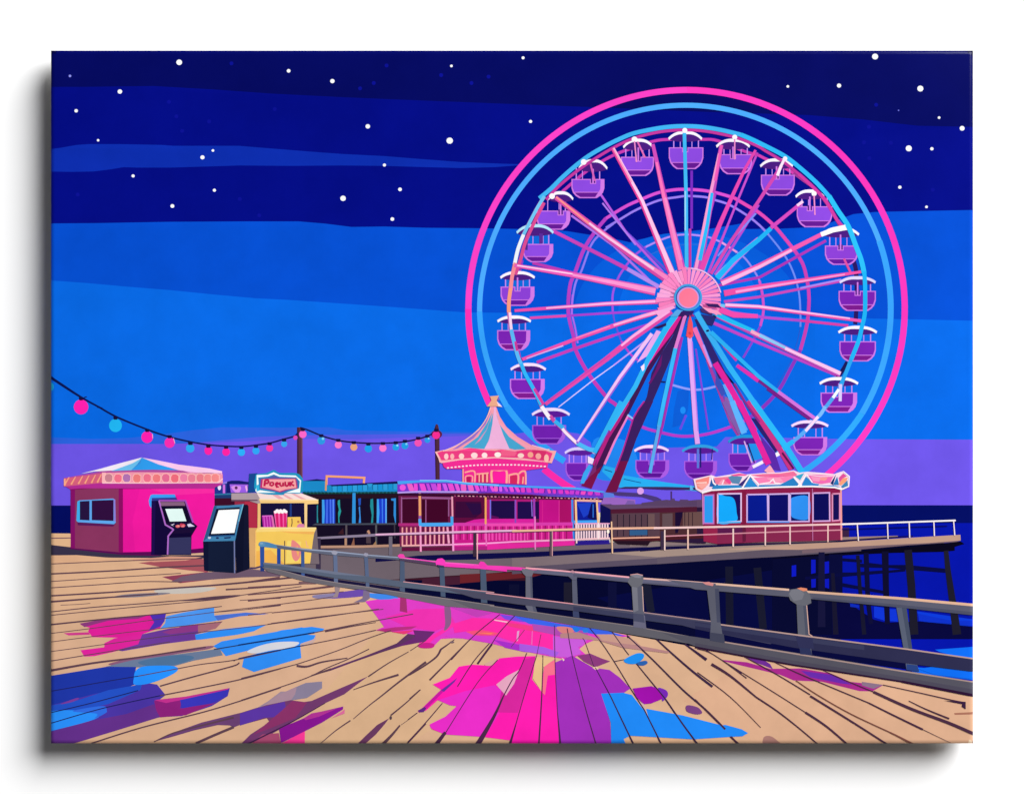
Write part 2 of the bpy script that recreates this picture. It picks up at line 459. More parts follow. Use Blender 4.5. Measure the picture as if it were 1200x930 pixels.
# ---- support legs
wpart('support_leg', 'dark left support leg with maroon foot')
TA(710,365)
poly('#33205f','605 10 640 40 545 270 425 560 300 850 200 930 320 660 355 480 430 330 520 190')
poly('#6a1568','380 470 440 330 430 420 350 560 330 560')
TA(600,470)
poly('#3a1c5c','1100 0 970 290 905 470 835 470 865 390 945 130 1030 0')
poly('#701245','905 465 870 560 815 705 725 712 800 550 840 465')
line('#b0268e',1.8,'1030 0 985 60 945 130 862 390 805 540')
wpart('support_leg', 'left support leg with cyan edge and maroon foot')
TA(710,365)
poly('#3c1852','600 30 560 120 330 490 110 930 60 930 250 540 420 280 560 60')
poly('#d81f92','600 20 520 170 380 350 310 450 250 530 330 380 450 190 560 40')
poly('#a81f70','330 420 260 540 150 760 60 930 20 930 200 620')
TA(600,470)
poly('#b01f78','920 0 870 80 820 180 740 230 700 320 640 430 680 330 800 120 870 0')
poly('#44164f','940 0 830 260 720 480 680 560 620 570 640 440 760 230 880 60')
line('#b52080', 3.0, '905 15 830 150 745 280 690 395 640 500', 5.0)
poly('#7a1048','700 500 620 680 538 655 600 590 650 540')
poly('#7a2a6a','660 455 655 545 590 600')
wpart('support_leg', 'cyan edged left brace')
TA(710,365); poly('#e8a8ee','395 145 440 160 330 340 240 400')
line('#2cb6f4',7,'560 5 470 130 330 370',6.5)
line('#32b4f4',5.6,'330 370 230 580 20 920',5.4)
poly('#fbe0fa','270 430 300 405 300 450 285 465')
TA(600,470); line('#30b2f2',5.2,'850 0 745 200 640 400',4.6)
poly('#3aa4f0','555 560 600 490 620 510 560 640 530 640')
poly('#f4dcf8','590 425 640 450 625 490 590 480')
line('#f080c8',2.2,'905 110 800 310 720 490',2.6); line('#8cc8f8',2.0,'900 105 940 135')
T()
wpart('support_leg', 'dark blue and cyan right support leg')
TA(710,365)
poly('#31246f','690 60 720 60 860 330 930 470 1010 600 1000 560 880 520 800 330')
poly('#3a4fb8','860 480 900 560 930 640 900 660 850 560')
line('#c03098',3,'700 15 800 180 960 450 1010 520',3)
line('#3ab0f4',6.6,'705 5 800 170 960 430',6.4)
line('#30b4f6',6.4,'960 430 1050 560 1196 770',6.2)
TA(760,470)
poly('#2a1f6a','800 130 840 140 1010 370 990 400 880 250')
poly('#5a2aa8','860 250 985 400 1030 540 960 530')
line('#c83484',5,'770 0 1020 370 1115 530',7)
line('#5a1550',2.4,'1040 400 1130 525',2.4)
line('#2ab8f6',6.6,'815 0 1080 370 1196 555',7.2)
wpart('support_leg', 'magenta right support leg')
TA(710,365)
poly('#8a5aa8','930 660 960 680 1030 860 1000 900 960 840 915 720')
line('#58a8f8',4,'920 565 1085 930',7)
line('#e0249c',7,'850 400 950 560 1160 930',6.4)
line('#8a2a88',2.4,'1000 560 1100 730 1196 860')
TA(760,470)
line('#7f5aa8',6,'590 0 715 250',6)
line('#5cb0f8',6.6,'650 0 745 250',7)
line('#e0249c',6.6,'705 0 820 240 935 490',7)
poly('#fba8b8','900 540 945 495 985 555 930 560')

# ---- front spokes (over the legs where the print shows them so)
T()
spoke(('#3fb9f5',4.2,4.2,'802 156 804 230 804.5 316'),('#a0d4fa',1.6,1.4,'803 224 803 270'))
spoke(('#e23f9e',8.4,3.6,'788 322 752 236 717.5 174'),('#fcc4ea',5.4,2.4,'788 322 752 236 718 174',1.0),('#fb9ac0',2,1.6,'740 214 718 174',.4))
spoke(('#d04ab8',9,4,'799 316 778 228 765 169'),('#fc76bc',6.4,2.6,'799 316 778 228 770 190',-.6),('#f98ccc',3.6,3,'797 305 779 232',.6))
spoke(('#c04ab8',9,4.6,'818 317 834 230 845.5 170'),('#f49ad0',4,3.4,'815 317 832 230 843 180'),('#2ab8f6',4.6,3.4,'820 305 829 262 834.5 226'),('#f05ab8',3,3,'838 212 845.5 170'))
spoke(('#3c9ce8',4.5,3,'824 318 834 286'),('#e346ae',6.5,3,'822 316 843 264 858 230 872.5 199 885.5 176'))
spoke(('#d247b0',3.6,4.2,'833 321 854.5 286 890.5 233.5 916 194'),('#fbe8fa',3.6,3,'911 206 915 195 920 185'))
spoke(('#b874e0',9.5,5,'841 325 866 300 889 279.7'),('#20b4f6',6.6,5,'840 326 859 305 889 281 903.5 267.6'),('#d84ac0',4.4,4,'903.5 267 939.7 237.5'),('#f8d0f4',3,3.4,'934 241 941 236'))
spoke(('#f05ab0',7,4.6,'845.5 332 889 312 962 275'),('#fbb4e4',4.6,3,'845.5 332 889 312.5 927.6 292.5',.5),('#fefaff',5.4,6.4,'962 275 976 269.5 991 266.5'))
spoke(('#ee4fa6',7,3.2,'848.5 343.7 889 336.5 1009 318.5'),('#fb9ad8',3,1.6,'862 342 905 335 990 321.5'))
spoke(('#7ac4f0',4.6,3,'840 358 866 359'),('#ee56b4',4.8,3.6,'850 357.5 889 359.5 1009 376'),('#fcc0ea',3,1.6,'850 357 889 359 996 373'))
spoke(('#f04aac',7.4,4.6,'842 362 860 369 888 370.5'))
spoke(('#c04ab8',7,5,'838 367 889 392 985 438.5',1.0),('#22bdf4',6,4,'836 366 858 377 884 388'),('#f4a8c8',4,3.4,'880 388 892 394'),('#8ac8f4',4,3,'890 392.5 927.6 411'),('#fbc4ee',3.4,4.4,'920 408 985 437.5'))
spoke(('#7a1f8a',3,3,'900 454 950 490',1.5),('#2cb0f4',5,4,'833 389 889 441 915 461'),('#d472dc',4,4,'912 459 954.7 490'))
spoke(('#f070b8',5.6,3,'813.5 384 833.4 430'),('#c49af0',2.4,2,'824 404 834 430'))
spoke(('#a52fae',3.2,2.6,'799 395 776 500 763 545'),('#e07cd0',4,4,'803 369.5 791 410'),('#38b4f4',4.6,4.6,'791.5 408 778 470 772 500'),('#5aa8ec',3.6,4,'772.5 498 761.5 554'),('#16205a',1.5,1.5,'775 447 780 447.5'))
spoke(('#e2a4f2',5.2,5.6,'808 395 811 440 815.4 503 817.5 520'),('#c07ae8',1.4,1.2,'811 400 818 505'))
spoke(('#d84aa8',9,5,'783 328 745 303 651 231.5'),('#fb86c4',5,2.4,'782 326 745 301 700 268'),('#fcc8ea',3,2.6,'766 316 712 279 690 262',.6),('#ff9090',2.6,2.2,'690 262 651.5 231',.2))
spoke(('#e85ab8',9.5,4,'768 341.5 719 331.5 671 322 603 311'),('#fc98d4',6,2.4,'768 341 719 331 671 322'),('#fcd0ee',1.6,1.6,'671 321 606 311'))
spoke(('#e64fae',5.4,3.2,'771 353.4 710 356 603 364'),('#fbb0e4',3,2,'769 353 710 355.7 640 361'))
spoke(('#ee4fac',5.4,3.6,'784 363 767 366.5 719 381.5 672.5 398 612 421'),('#fcaede',4,2.4,'780 363 754 370 719 381'),('#f890c4',1.2,1.2,'715 382 675 396'),('#d4b0f4',1.6,1.2,'660 405 617 420'))
spoke(('#e048a8',8,4,'786 364 741.6 396 710 421 639 473.5'),('#fbaee2',5,2.4,'784 363.5 741.6 394 728 405'),('#c840a8',1.6,1.6,'715 416 642 470'))
spoke(('#a060d8',4.4,3,'762 394 728 442 676 519'),('#f0c0f4',4.4,2.4,'764 391 726 442 676.8 517'))

# ---- hub
wpart('hub', 'pink hub disc with blue ring')
T()
cx, cy = 808, 352
PK = ['#fc88c6','#fb9ad2','#f97fbd','#fca8dc','#fb92cc']
import random
rnd = random.Random(4)
n = 26
for k in range(n):
    a = 158 + k*(232/n); b = a+232/n
    r = (38.5, 36.5, 39.5)[k % 3] if a < 275 else 36.5
    gap = 0.5 if a < 262 else 2.2
    A, B = math.radians(a+gap*.5), math.radians(b-gap*.5)
    q = [(cx-1+14*math.cos(A), cy-2+14*math.sin(A)), (cx+r*math.cos(A), cy+r*math.sin(A)), (cx+r*math.cos(B), cy+r*math.sin(B)), (cx-1+14*math.cos(B), cy-2+14*math.sin(B))]
    if a > 262:
        A2, B2 = math.radians(a-.4), math.radians(b+.4)
        poly(('#b84fb4', '#4a6ad4', '#c862bc')[k % 3], [(cx-1+14*math.cos(A2), cy-2+14*math.sin(A2)), (cx+34*math.cos(A2), cy+34*math.sin(A2)), (cx+34*math.cos(B2), cy+34*math.sin(B2)), (cx-1+14*math.cos(B2), cy-2+14*math.sin(B2))])
    poly(PK[rnd.randrange(5)], q)
for a in (168, 176, 187, 199, 213, 226, 240, 252):
    A = math.radians(a)
    line('#c85aa8', 0.4, [(cx-1+22*math.cos(A), cy-2+22*math.sin(A)), (cx-1+15*math.cos(A), cy-2+15*math.sin(A))], 1.8)
arc('#f2bce8', 1.6, 808, 352, 37.5, 37.5, -88, -14, 24)
TA(710,365)
poly('#2b1a58','370 125 470 88 470 110 410 132'); poly('#2b2a72','740 20 860 40 830 110 790 100')
poly('#181848','780 145 800 140 805 152 785 158'); poly('#1a1a52','830 28 850 30 865 48 840 42')
TA(710,230)
for c, s in (('#c04f90','750 845 830 835 870 880 760 868'),('#fb9cc4','745 860 870 890 905 925 800 905'),('#3a2060','770 835 870 838 900 870 800 860'),('#4a2a6a','735 870 770 880 840 930 745 900'),('#5aa8e8','555 880 600 890 560 935 500 935'),('#3a1a60','590 895 625 895 610 935 560 935'),('#a02a78','640 890 660 890 690 935 630 935'),('#fb8ac8','400 870 530 830 545 850 420 900'),('#f8a8dc','380 900 520 855 545 865 410 935')):
    poly(c, s)
ell('#3f9fe2', 640, 787, 16.6, 15.8, 32); ell('#2e3f96', 640, 788, 14.2, 13.4, 32)
ell('#5a8ae0', 643, 790, 13.2, 12.8, 32); ell('#c49ae6', 638, 790, 12.8, 12.4, 32); ell('#ff7898', 642, 790, 11.2, 11.2, 32)
poly('#30206a','600 893 690 893 660 935 630 935')
TA(710,365)
poly('#f5525e','625 190 640 80 655 25 675 90 681 190 655 212'); poly('#d83a50','640 165 655 155 668 170 655 185')
T()
# ---- boarding platform under the wheel
wpart('boarding_platform', 'dark purple platform roof under the wheel')
TA(600,470)
poly('#3c2a5e','815 680 1010 680 1200 690 1450 690 1450 672 1196 665 880 665')
poly('#4a3878','730 715 830 705 1010 715 1130 745 1165 765 1150 790 1010 745 830 735')
line('#4a3070',2.0,'1240 700 1240 770')
line('#5fb6f0',2.2,'1390 655 1400 690',4)
ell('#e0a4ec', 1000, 698, 4.0)
# ================================================================ PIER
PIER = figure('pier', CANVAS, 'pier deck on dark piles over the water')
T()
poly('#02042c', '470 668 700 655 1100 628 1110 640 1060 645 985 650 985 860 860 800 640 720 470 690')
poly('#03063c', '700 700 985 655 985 800 860 775')
T()
poly('#4a3e50', '330 640 470 638 480 722 420 707 352 690 325 672')
poly('#6d6069', '355 652 470 642 480 722 420 707 352 690')
poly('#3a2040', '815 622 995 618 995 640 815 648')
TA(440, 540)
poly('#6d6069', '-480 700 0 665 200 655 1196 655 2660 600 2660 772 1400 840 1000 870 600 890 0 930 -300 930')
poly('#3c1424', '80 925 400 905 1196 850 1196 930')
T(560, 640, 4.2857); poly('#6a2028', '-90 140 0 136 200 130 330 138 280 152 0 178 -90 185'); poly('#431a30', '-280 160 -90 150 -90 190 -280 200')
TA(600, 540)
poly('#6f5f69', '0 690 300 660 500 655 1196 600 1196 670 600 690 0 720'); poly('#8a7a74', '1060 645 1120 610 1170 605 1170 665 1050 672')
poly('#7d6c72', '0 745 780 712 1196 690 1196 750 500 795 0 830')
poly('#594d60', '0 830 500 795 1196 750 1196 797 520 835 300 855 0 880')
T(770, 540, 5.0)
poly('#8a7676', '-160 486 60 474 280 470 520 465 1080 462 1080 470 400 482 -160 500'); 
poly('#a18a80', '-300 540 0 520 400 498 900 476 1150 460 1150 478 700 514 300 545 0 562')
poly('#5f5362', '0 566 300 545 700 514 1196 470 1196 526 700 560 300 583 0 603')
T(940, 580, 5.705)
poly('#bd9784', '-520 362 -300 345 0 326 400 303 700 285 1058 264 1060 302 700 330 300 355 0 364')
poly('#77606a', '0 362 400 340 860 318 1060 303 1030 312 700 335 300 370 0 388')
poly('#9a7f78', '265 280 640 270 640 282 400 300 265 303')
T()
# shadow of the fence along the deck
TA(440, 540)
poly('#0c0a44', '0 745 200 750 330 735 700 722 1196 708 1640 688 2150 668 2230 662 2230 690 1830 712 1196 748 800 765 480 772 220 768 0 785')
T(770, 540, 5.0)
poly('#10093c', '-100 525 20 502 380 490 900 476 1085 464 1085 474 700 488 400 500 20 520 -100 530'); poly('#14093c', '1085 462 1200 455 1300 448 1500 436 1500 442 1200 464 1085 474')
# piles under the far end of the pier
def pile(c, w, s, w2=None):
    figure('pile', PIER); line(c, w, s, w2)
T(940, 580, 5.705)
figure('cross_beam', PIER)
poly('#050318', '-200 421 114 394 400 373 860 330 1060 308 1085 325 1020 345 1020 370 940 378 600 385 300 400 -200 440')
poly('#04062f', '-200 426 250 397 265 930 -200 930')
for s in ('60 430 90 430 90 518 60 525','150 445 180 440 185 518 150 525','60 560 92 552 90 615 62 618','148 560 180 556 186 625 150 615','-70 470 -40 465 -40 540 -70 545'): poly('#0b17c0', s)
poly('#060838', '180 395 270 395 270 700 180 700')
for s in ('20 545 260 520 560 500 560 520 260 540 20 565','265 515 450 515 560 505 690 490 690 508 560 520 265 545','440 450 560 465 700 465 960 490 960 518 740 500 560 482 440 470','265 585 560 640 560 660 265 610','265 420 400 430 400 450 265 440','385 455 540 470 540 485 385 480','250 690 560 730 560 745 440 735 250 712'): poly('#06083e', s)
poly('#04043a', '265 690 480 830 560 850 780 842 1000 862 1150 880 1150 960 200 960 200 690')
poly('#0d33d2', '480 742 552 752 552 838 480 815'); poly('#0d33d2', '582 760 640 760 650 845 582 840'); poly('#0c30c8', '775 790 1000 838 1150 838 1150 875 1000 858 780 840'); poly('#0c2ab8', '320 720 380 735 380 752 322 745')
pile('#14133a', 7, '130 380 130 880', 9); pile('#16142e', 4, '205 520 225 930', 6.5); pile('#0a0a34', 6, '428 385 440 700 460 860', 5); pile('#14142c', 4, '372 400 385 600 415 930', 5)
pile('#0c0a2c', 8, '555 375 560 600 570 860', 6); pile('#1a1828', 9, '708 365 730 600 750 930', 9.5); pile('#1c1a2a', 5.5, '962 370 975 500 1010 740 1035 930', 10)
T(820, 640, 3.6333)
pile('#14152c', 9, '125 85 128 335', 9); pile('#16172c', 9, '245 90 270 350', 9)
T(560, 640, 4.2857)
pile('#1c1a2c', 11, '455 180 455 290', 11); pile('#181a30', 11, '845 190 870 330', 9); pile('#0a0c30', 12, '182 190 182 250'); pile('#0a0c36', 10, '675 180 675 310')
# ================================================================ BOARDWALK
DECK = figure('boardwalk', CANVAS, 'tan plank boardwalk splashed with pink, blue and purple light')
T()
poly('#dcb08e', '50 624 230 634 305 664 360 678 400 688 470 700 560 712 700 737 850 764 1000 790 1150 815 1150 880 50 880')
poly('#e6b88e', '50 624.5 110 625 110 650 50 650'); poly('#dfb28e', '50 650 240 652 250 690 50 720')
poly('#dbaf8f', '250 690 420 700 440 760 300 840 50 870 50 760'); poly('#dcb28c', '440 740 560 752 600 765 560 820 480 870 330 870')
poly('#dbac8c', '880 772 1150 820 1150 880 900 880 800 820')
line('#7a5360', 1.2, '50 630.5 80 630 110 629.5')
poly('#39324a', '50 637 85 641 140 648 200 651 240 650 240 654 130 653 50 650')
poly('#e2b08a', '50 650.5 90 650 150 655 80 660 50 660')
# ---- stall shadows and splashes of light, put into the printed colour
def seams(col, items):
    lines(col, [((w[0]*1.14, w[1]*1.12) if isinstance(w, tuple) else w*1.14, s) for w, s in items])
def splash(col, s, sm=True, lab=None):
    figure('printed_splash', DECK, lab); poly(col, s, sm)
TC(50, 640)
splash('#a5525c', '480 82 700 62 830 62 830 130 720 118 600 104', False)
splash('#d79a82', '440 66 640 50 800 52 720 70 560 78', False)
splash('#8f3f58', '600 152 690 142 820 128 1000 128 900 160 690 184', False)
splash('#6f586c', '700 150 800 132 1040 112 1190 130 1196 150 1000 155 760 172 640 178', False)
splash('#c8c0b8', '560 222 640 208 740 205 870 206 820 226 720 236 600 236', True, 'pale grey blue splash')
splash('#7d7888', '340 256 420 240 580 232 640 236 500 252 400 256')
splash('#5a4052', '690 272 860 250 1000 243 940 258 800 270')
splash('#df1f98', '188 392 350 362 560 340 612 372 592 408 500 440 400 458 250 455 228 425 236 408', False, 'magenta splash')
splash('#8c3a7c', '186 386 350 356 545 340 480 362 330 372 210 404', False)
splash('#cf3a8c', '105 434 232 430 238 442 130 446', False)
splash('#dc239a', '310 485 360 460 500 440 500 490 350 530 260 550 210 552 190 520 310 505', False)
splash('#6b3a98', '500 440 640 410 780 395 870 378 872 410 770 440 770 468 600 490 400 525 372 520 480 490', False, 'purple splash')
splash('#8f3a88', '600 430 700 400 830 385 770 425 640 440', False)
splash('#a86a78', '780 396 905 374 870 412 780 432', False)
splash('#4d97f2', '620 350 700 332 862 304 862 346 1020 331 1135 338 990 350 850 376 650 406 588 414 615 385', False, 'light blue splash')
splash('#4a70d0', '862 348 1020 331 1135 338 990 350 880 372', False)
splash('#4f32b4', '540 345 620 335 612 375 590 402 530 424 560 380', False)
splash('#2f8df4', '765 442 900 415 1130 390 1060 425 980 442 800 466 770 468', False, 'bright blue splash')
splash('#2f8bf4', '855 500 900 475 1100 440 1300 405 1345 412 1290 428 1250 450 1100 505 1000 530 920 550 895 520', False, 'bright blue splash')
splash('#8a5a78', '330 592 450 560 820 500 832 514 640 545 480 590')
splash('#6a7a98', '318 602 450 570 640 545 890 512 905 545 760 572 660 600 480 606', False)
splash('#4d7096', '480 580 620 550 720 545 760 560 680 590 560 604')
splash('#1e36a6', '30 650 320 603 470 604 462 650 472 690 250 760 30 800', False, 'deep navy splash')
splash('#4a35a4', '30 800 250 742 520 684 575 692 618 745 585 770 700 756 870 728 940 710 930 750 850 800 700 850 590 856 380 905 150 985 30 1000', False, 'violet splash')
splash('#2350c4', '30 800 180 770 330 720 500 690 490 720 330 790 150 830 30 840', False)
splash('#64308a', '30 935 160 890 420 840 560 790 590 855 380 920 150 990 30 1000', False)
splash('#8b2078', '560 775 700 756 935 712 930 722 700 770 690 812 870 785 720 846 590 857 570 820', False)
splash('#c0308c', '560 770 720 752 935 710 930 718 720 765 620 785', False)
splash('#3834b6', '690 770 935 716 925 750 850 785 700 812', False)
splash('#2990fb', '30 832 200 822 285 824 262 866 40 926 30 928', True, 'bright blue splash')
splash('#2f6be0', '150 826 300 800 322 822 315 836 262 862 270 838')
splash('#258ffc', '470 620 520 600 660 600 670 630 560 680 465 694 458 660', True, 'bright blue splash')
splash('#7a3a98', '90 790 170 760 180 766 140 782')
TC(300, 620)
splash('#2f8df5', '-60 560 130 505 280 488 345 498 330 512 230 530 -60 590', False)
splash('#2f8df5', '-60 585 0 568 230 525 300 530 290 552 240 574 222 580 228 645 -10 715 -70 690 -60 640 60 608 -60 600', False, 'bright blue splash')
splash('#d6d6de', '-45 612 30 580 120 564 215 566 180 592 80 606 0 622')
splash('#c9a8a0', '222 575 290 550 298 535 300 552 270 580')
T(50, 700, 4.2857)
splash('#6a4070', '556 722 650 678 800 625 1000 575 1080 550 1210 525 1210 590 1130 560 1080 600 960 650 940 640 880 638 760 665 640 700', False, 'plum streak')
splash('#a08898', '1080 550 1130 520 1196 470 1230 470 1230 520 1150 540', False)
TD(290, 720)
splash('#8a7f98', '215 530 330 480 390 455 500 445 500 490 400 555 290 572 90 612 160 570', False, 'grey lilac splash')
splash('#a88898', '215 530 330 482 320 530 290 572 100 610 160 570', False)
splash('#713a6c', '-50 660 120 605 290 570 380 582 430 575 600 500 810 410 740 460 650 530 500 600 300 720 100 830 20 860 -40 860 20 800 150 715 130 690 0 725', False, 'dull plum splash')
splash('#5a35a0', '-50 660 60 625 250 580 260 640 250 680 110 688 0 725 -50 740', False)
splash('#8a3268', '230 640 300 575 400 585 320 690 150 760 40 800', False)
splash('#a84a70', '100 800 210 790 226 870 20 870', False)
splash('#fb3a98', '225 862 385 775 384 870 228 875', False, 'hot pink splash')
splash('#871690', '212 760 380 690 500 645 642 612 640 632 500 720 225 858', False, 'dark magenta splash')
splash('#b03392', '375 692 430 658 560 634 600 626 480 680 390 704', False)
splash('#d86a98', '560 692 640 640 652 630 650 660', False)
splash('#5e3560', '430 408 540 365 800 270 1000 190 1110 95 1250 105 1200 155 900 250 700 320 560 372', False, 'long dark plum streak')
splash('#6a3a60', '730 870 790 810 870 735 950 690 920 730 860 800 780 870', False)
T()
# pink pool of light below the railing
splash('#e03cc4', '428 704 463 699 524 709 560 713 602 720 648 728 688 735 740 745 700 748 686 754 679 760 686 766 662 772 641 768 616 763 578 754 538 747 517 748 509 756 498 759 489 756 500 745 477 742 463 740 440 738 450 734 440 720', False, 'wide orchid and pink pool of light below the railing')
TC(300, 620)
splash('#6a4aa8', '295 335 440 312 540 302 560 330 420 345 310 345')
splash('#8a80a8', '290 330 400 322 380 345 300 345')
splash('#3f88e8', '560 318 700 330 720 350 620 352 570 340', False)
splash('#dc3cc2', '560 372 700 345 900 372 760 420 620 430', False)
splash('#ec30ae', '650 440 800 400 960 395 1000 470 900 510 760 490', False)
splash('#c440b8', '960 385 1120 405 1190 420 1110 440 1000 400', False)
splash('#a3306e', '725 335 755 345 760 418 722 410', False)
splash('#fb2ea8', '820 570 940 500 960 470 1000 480 900 545 860 580')
splash('#c8208a', '812 580 850 568 895 575 885 594 830 595')
splash('#b8307e', '600 505 700 490 810 485 780 500 660 515', False)
splash('#e83a78', '680 514 800 504 745 526', False)
splash('#8a5a88', '947 385 975 390 980 465 960 500 944 505 950 470')
splash('#6a2a70', '790 505 900 512 850 562 700 590 800 540', False)
TD(480, 720)
splash('#fb2ca6', '290 60 420 20 620 25 800 70 960 120 960 235 740 195 560 135 430 140 380 110 300 120', False, 'pink pool of light')
splash('#d83fcc', '240 140 380 110 430 135 600 150 700 200 770 245 560 195 400 160 280 155', False)
splash('#f4507c', '375 112 480 100 600 122 560 138 430 136', False)
splash('#fb7a60', '440 118 560 120 545 132', False)
splash('#ee3a84', '640 50 960 90 970 130 820 110 660 75', False)
splash('#a82fc8', '560 165 740 200 900 255 770 248 640 220', False)
splash('#7a4ae0', '600 -5 700 10 820 40 760 48 640 30', False)
splash('#3a62e8', '690 5 850 30 1010 60 1190 85 1300 100 1440 140 1300 140 1150 115 960 80 800 60', False, 'blue edge of the pool of light')
splash('#b04ab0', '820 60 1000 85 1190 110 1200 165 1000 140 830 105', False)
splash('#d88080', '985 80 1080 85 1095 118 1020 122'); splash('#1f78e0', '1090 90 1120 82 1140 100 1115 116'); splash('#2a7ae0', '1160 95 1190 90 1196 115 1165 118')
splash('#c85ad8', '960 140 1100 160 1190 165 1160 205 1130 215 1150 260 1060 285 960 278 930 275 960 240', False)
splash('#a85ae0', '735 192 900 215 1000 250 980 280 900 262 735 240', False)
splash('#e0a0d0', '720 110 735 105 725 175 715 175', False); splash('#f060b8', '818 105 826 108 822 200 812 200', False)
splash('#f4c0d0', '560 30 660 45 650 52 570 38', False)
# big pink pool at the lower centre
splash('#fc1cae', '155 465 270 420 330 345 420 332 540 340 600 290 720 278 850 275 820 430 890 520 885 440 905 335 975 300 980 470 1005 880 690 880 680 840 480 815 240 800 150 765 133 735 240 680 320 610 270 605 190 570 110 640 55 652 210 500', False, 'large hot pink splash at the lower centre')
splash('#e82cc6', '190 570 370 510 480 488 570 470 640 520 610 640 520 790 480 815 240 800 140 755 138 730 240 680 315 610 270 605', False)
splash('#d6269c', '620 480 740 365 760 300 850 276 785 480 725 655 588 652', False)
splash('#c818a0', '205 505 320 420 240 500 100 640 60 650', False)
splash('#6a3098', '210 505 320 420 300 450 230 515', False); splash('#5e2a80', '55 640 100 615 112 625 95 650 65 652', False)
splash('#e6a6c0', '580 466 650 410 735 366 700 460 645 540', False, 'pale pink chip')
splash('#f8728e', '900 340 975 302 972 400 940 410 935 490 905 535 890 520', False)
splash('#fb1caa', '925 405 972 400 975 560 905 545', False)
splash('#d8a898', '500 330 580 295 600 292 545 338')
splash('#e8c08a', '843 280 980 290 895 350 885 515 825 425', False)
TD(660, 720)
splash('#a02fb8', '-55 318 0 296 60 272 200 352 310 368 380 420 450 492 400 525 255 525 315 720 322 880 -28 880', False, 'wide purple splash')

splash('#8a3a7a', '95 272 180 258 260 292 315 310 215 350 140 312', False)
splash('#f0d0c0', '-10 285 10 300 0 310', False); splash('#e8c4a8', '195 352 225 345 240 362 215 368', False)
splash('#1f88f4', '253 526 400 520 460 535 545 645 560 628 800 672 1060 738 1085 735 1196 765 1238 790 1200 812 1130 815 870 832 450 808 405 830 425 880 322 880 318 720', False, 'large bright blue splash')
splash('#d0b0a8', '500 570 545 600 575 700 545 645', False)
splash('#a010aa', '465 492 590 476 655 500 664 562 590 592 540 597 490 550', False, 'magenta splash')
splash('#7a2ab8', '636 488 690 505 700 540 665 578 660 540')
splash('#1f90f2', '408 300 490 258 538 262 535 292 490 326 430 325', True, 'small blue splash'); splash('#2a62b0', '495 320 550 306 565 322 540 338 505 336')
splash('#7a4282', '828 605 900 618 930 655 890 665 828 645', True, 'small plum chip')
splash('#b78484', '-20 125 100 115 210 150 350 180 560 215 720 246 700 257 400 220 240 172 100 160 -20 155', False)
splash('#c89888', '220 130 330 130 480 170 520 205 380 190 260 170', False)
T(820, 640, 3.6333)
splash('#a82a8a', '95 482 200 492 300 520 430 518 560 540 640 575 780 590 735 616 680 615 520 575 400 570 340 545 200 512 110 490', False, 'purple splash beside the railing')
splash('#6e2c92', '160 455 240 462 300 500 312 522 230 490', False); splash('#6a2cac', '430 528 560 545 650 588 600 582 470 556', False); splash('#8a7088','690 575 780 588 740 605 690 590', False)
splash('#a87870', '275 850 272 812 300 806 330 825 350 850', True, 'small brown chip'); splash('#a8705c', '1083 708 1165 704 1165 714 1085 716', False)
# ---- plank seams
SEAM = figure('plank_seam', DECK, 'dark seams between the planks')
D = '#5d404e'
TC(50, 640)
seams(D, [(.9,'30 88 400 72 800 60'),(1.5,'30 138 350 122 600 105 820 95'),(.8,'30 176 300 158 600 140 695 134'),(.9,'30 208 300 190 500 176 700 178'),((1.5,1.9),'30 248 300 232 600 212 850 195 1100 172 1300 150'),((1.9,1.2),'30 278 200 265 400 250 580 236'),
 (.6,'90 294 180 290 240 285'),(1.0,'30 329 250 305 450 290 700 270 950 252'),(.8,'30 346 240 325 500 300 700 282 900 262 1000 244 1300 200'),((1.6,.8),'30 393 200 375 400 355 620 335 900 300'),(.7,'30 437 250 410 500 375 700 350 1000 312 1196 292'),
 (.7,'30 480 300 445 600 410 900 378'),(.7,'30 528 300 492 500 465 700 440 1000 408 1196 382'),(.9,'30 576 250 540 450 508 640 478'),((2.4,1.2),'30 624 250 585 450 560 640 532 820 505'),
 ((.6,1.2),'990 270 1196 258'),((.5,1.0),'860 330 1000 318 1196 295'),((1.6,1.0),'920 216 1196 200')])
seams('#1e1f5c', [(.9,'30 728 300 680 480 650'),(1.0,'30 836 250 784 480 722'),(1.0,'30 890 300 812 590 748')])
seams(D, [(.9,'480 650 660 616 800 590 960 570 1196 520'),(1.4,'590 700 750 655 900 615 970 595 988 582'),(1.2,'590 748 760 715 1000 665 1196 612')])
line('#2c3a60', 1.2, '860 516 1196 460'); ell('#4a3444', 962, 571, 1.4, .8)
T(50, 700, 4.2857)
seams(D, [((1.4,1.2),'245 730 500 650 800 575 1000 515 1196 450'),((1.0,2.0),'560 722 650 680 760 650 960 600'),(2.6,'770 730 860 690 960 648')])
TC(300, 620)
seams('#6a4650', [((.8,1.8),'-40 262 120 240'),((1.6,1.0),'-40 292 210 275 330 262'),((1.0,2.2),'-40 328 240 302 390 284'),((1.6,.8),'-40 358 220 330 440 312'),(.8,'-40 395 250 358 400 335'),((1.0,.6),'-40 430 80 415'),((.9,1.6),'80 418 260 400 400 385 520 370'),(.8,'60 475 300 440 640 400')])
poly('#7a5a60', '215 262 330 258 300 275 215 275')
TD(290, 720)
line('#14306a', 1.6, '-60 202 0 192 250 152 450 118'); line('#14306a', 1.2, '-60 292 0 278 330 212 380 204')
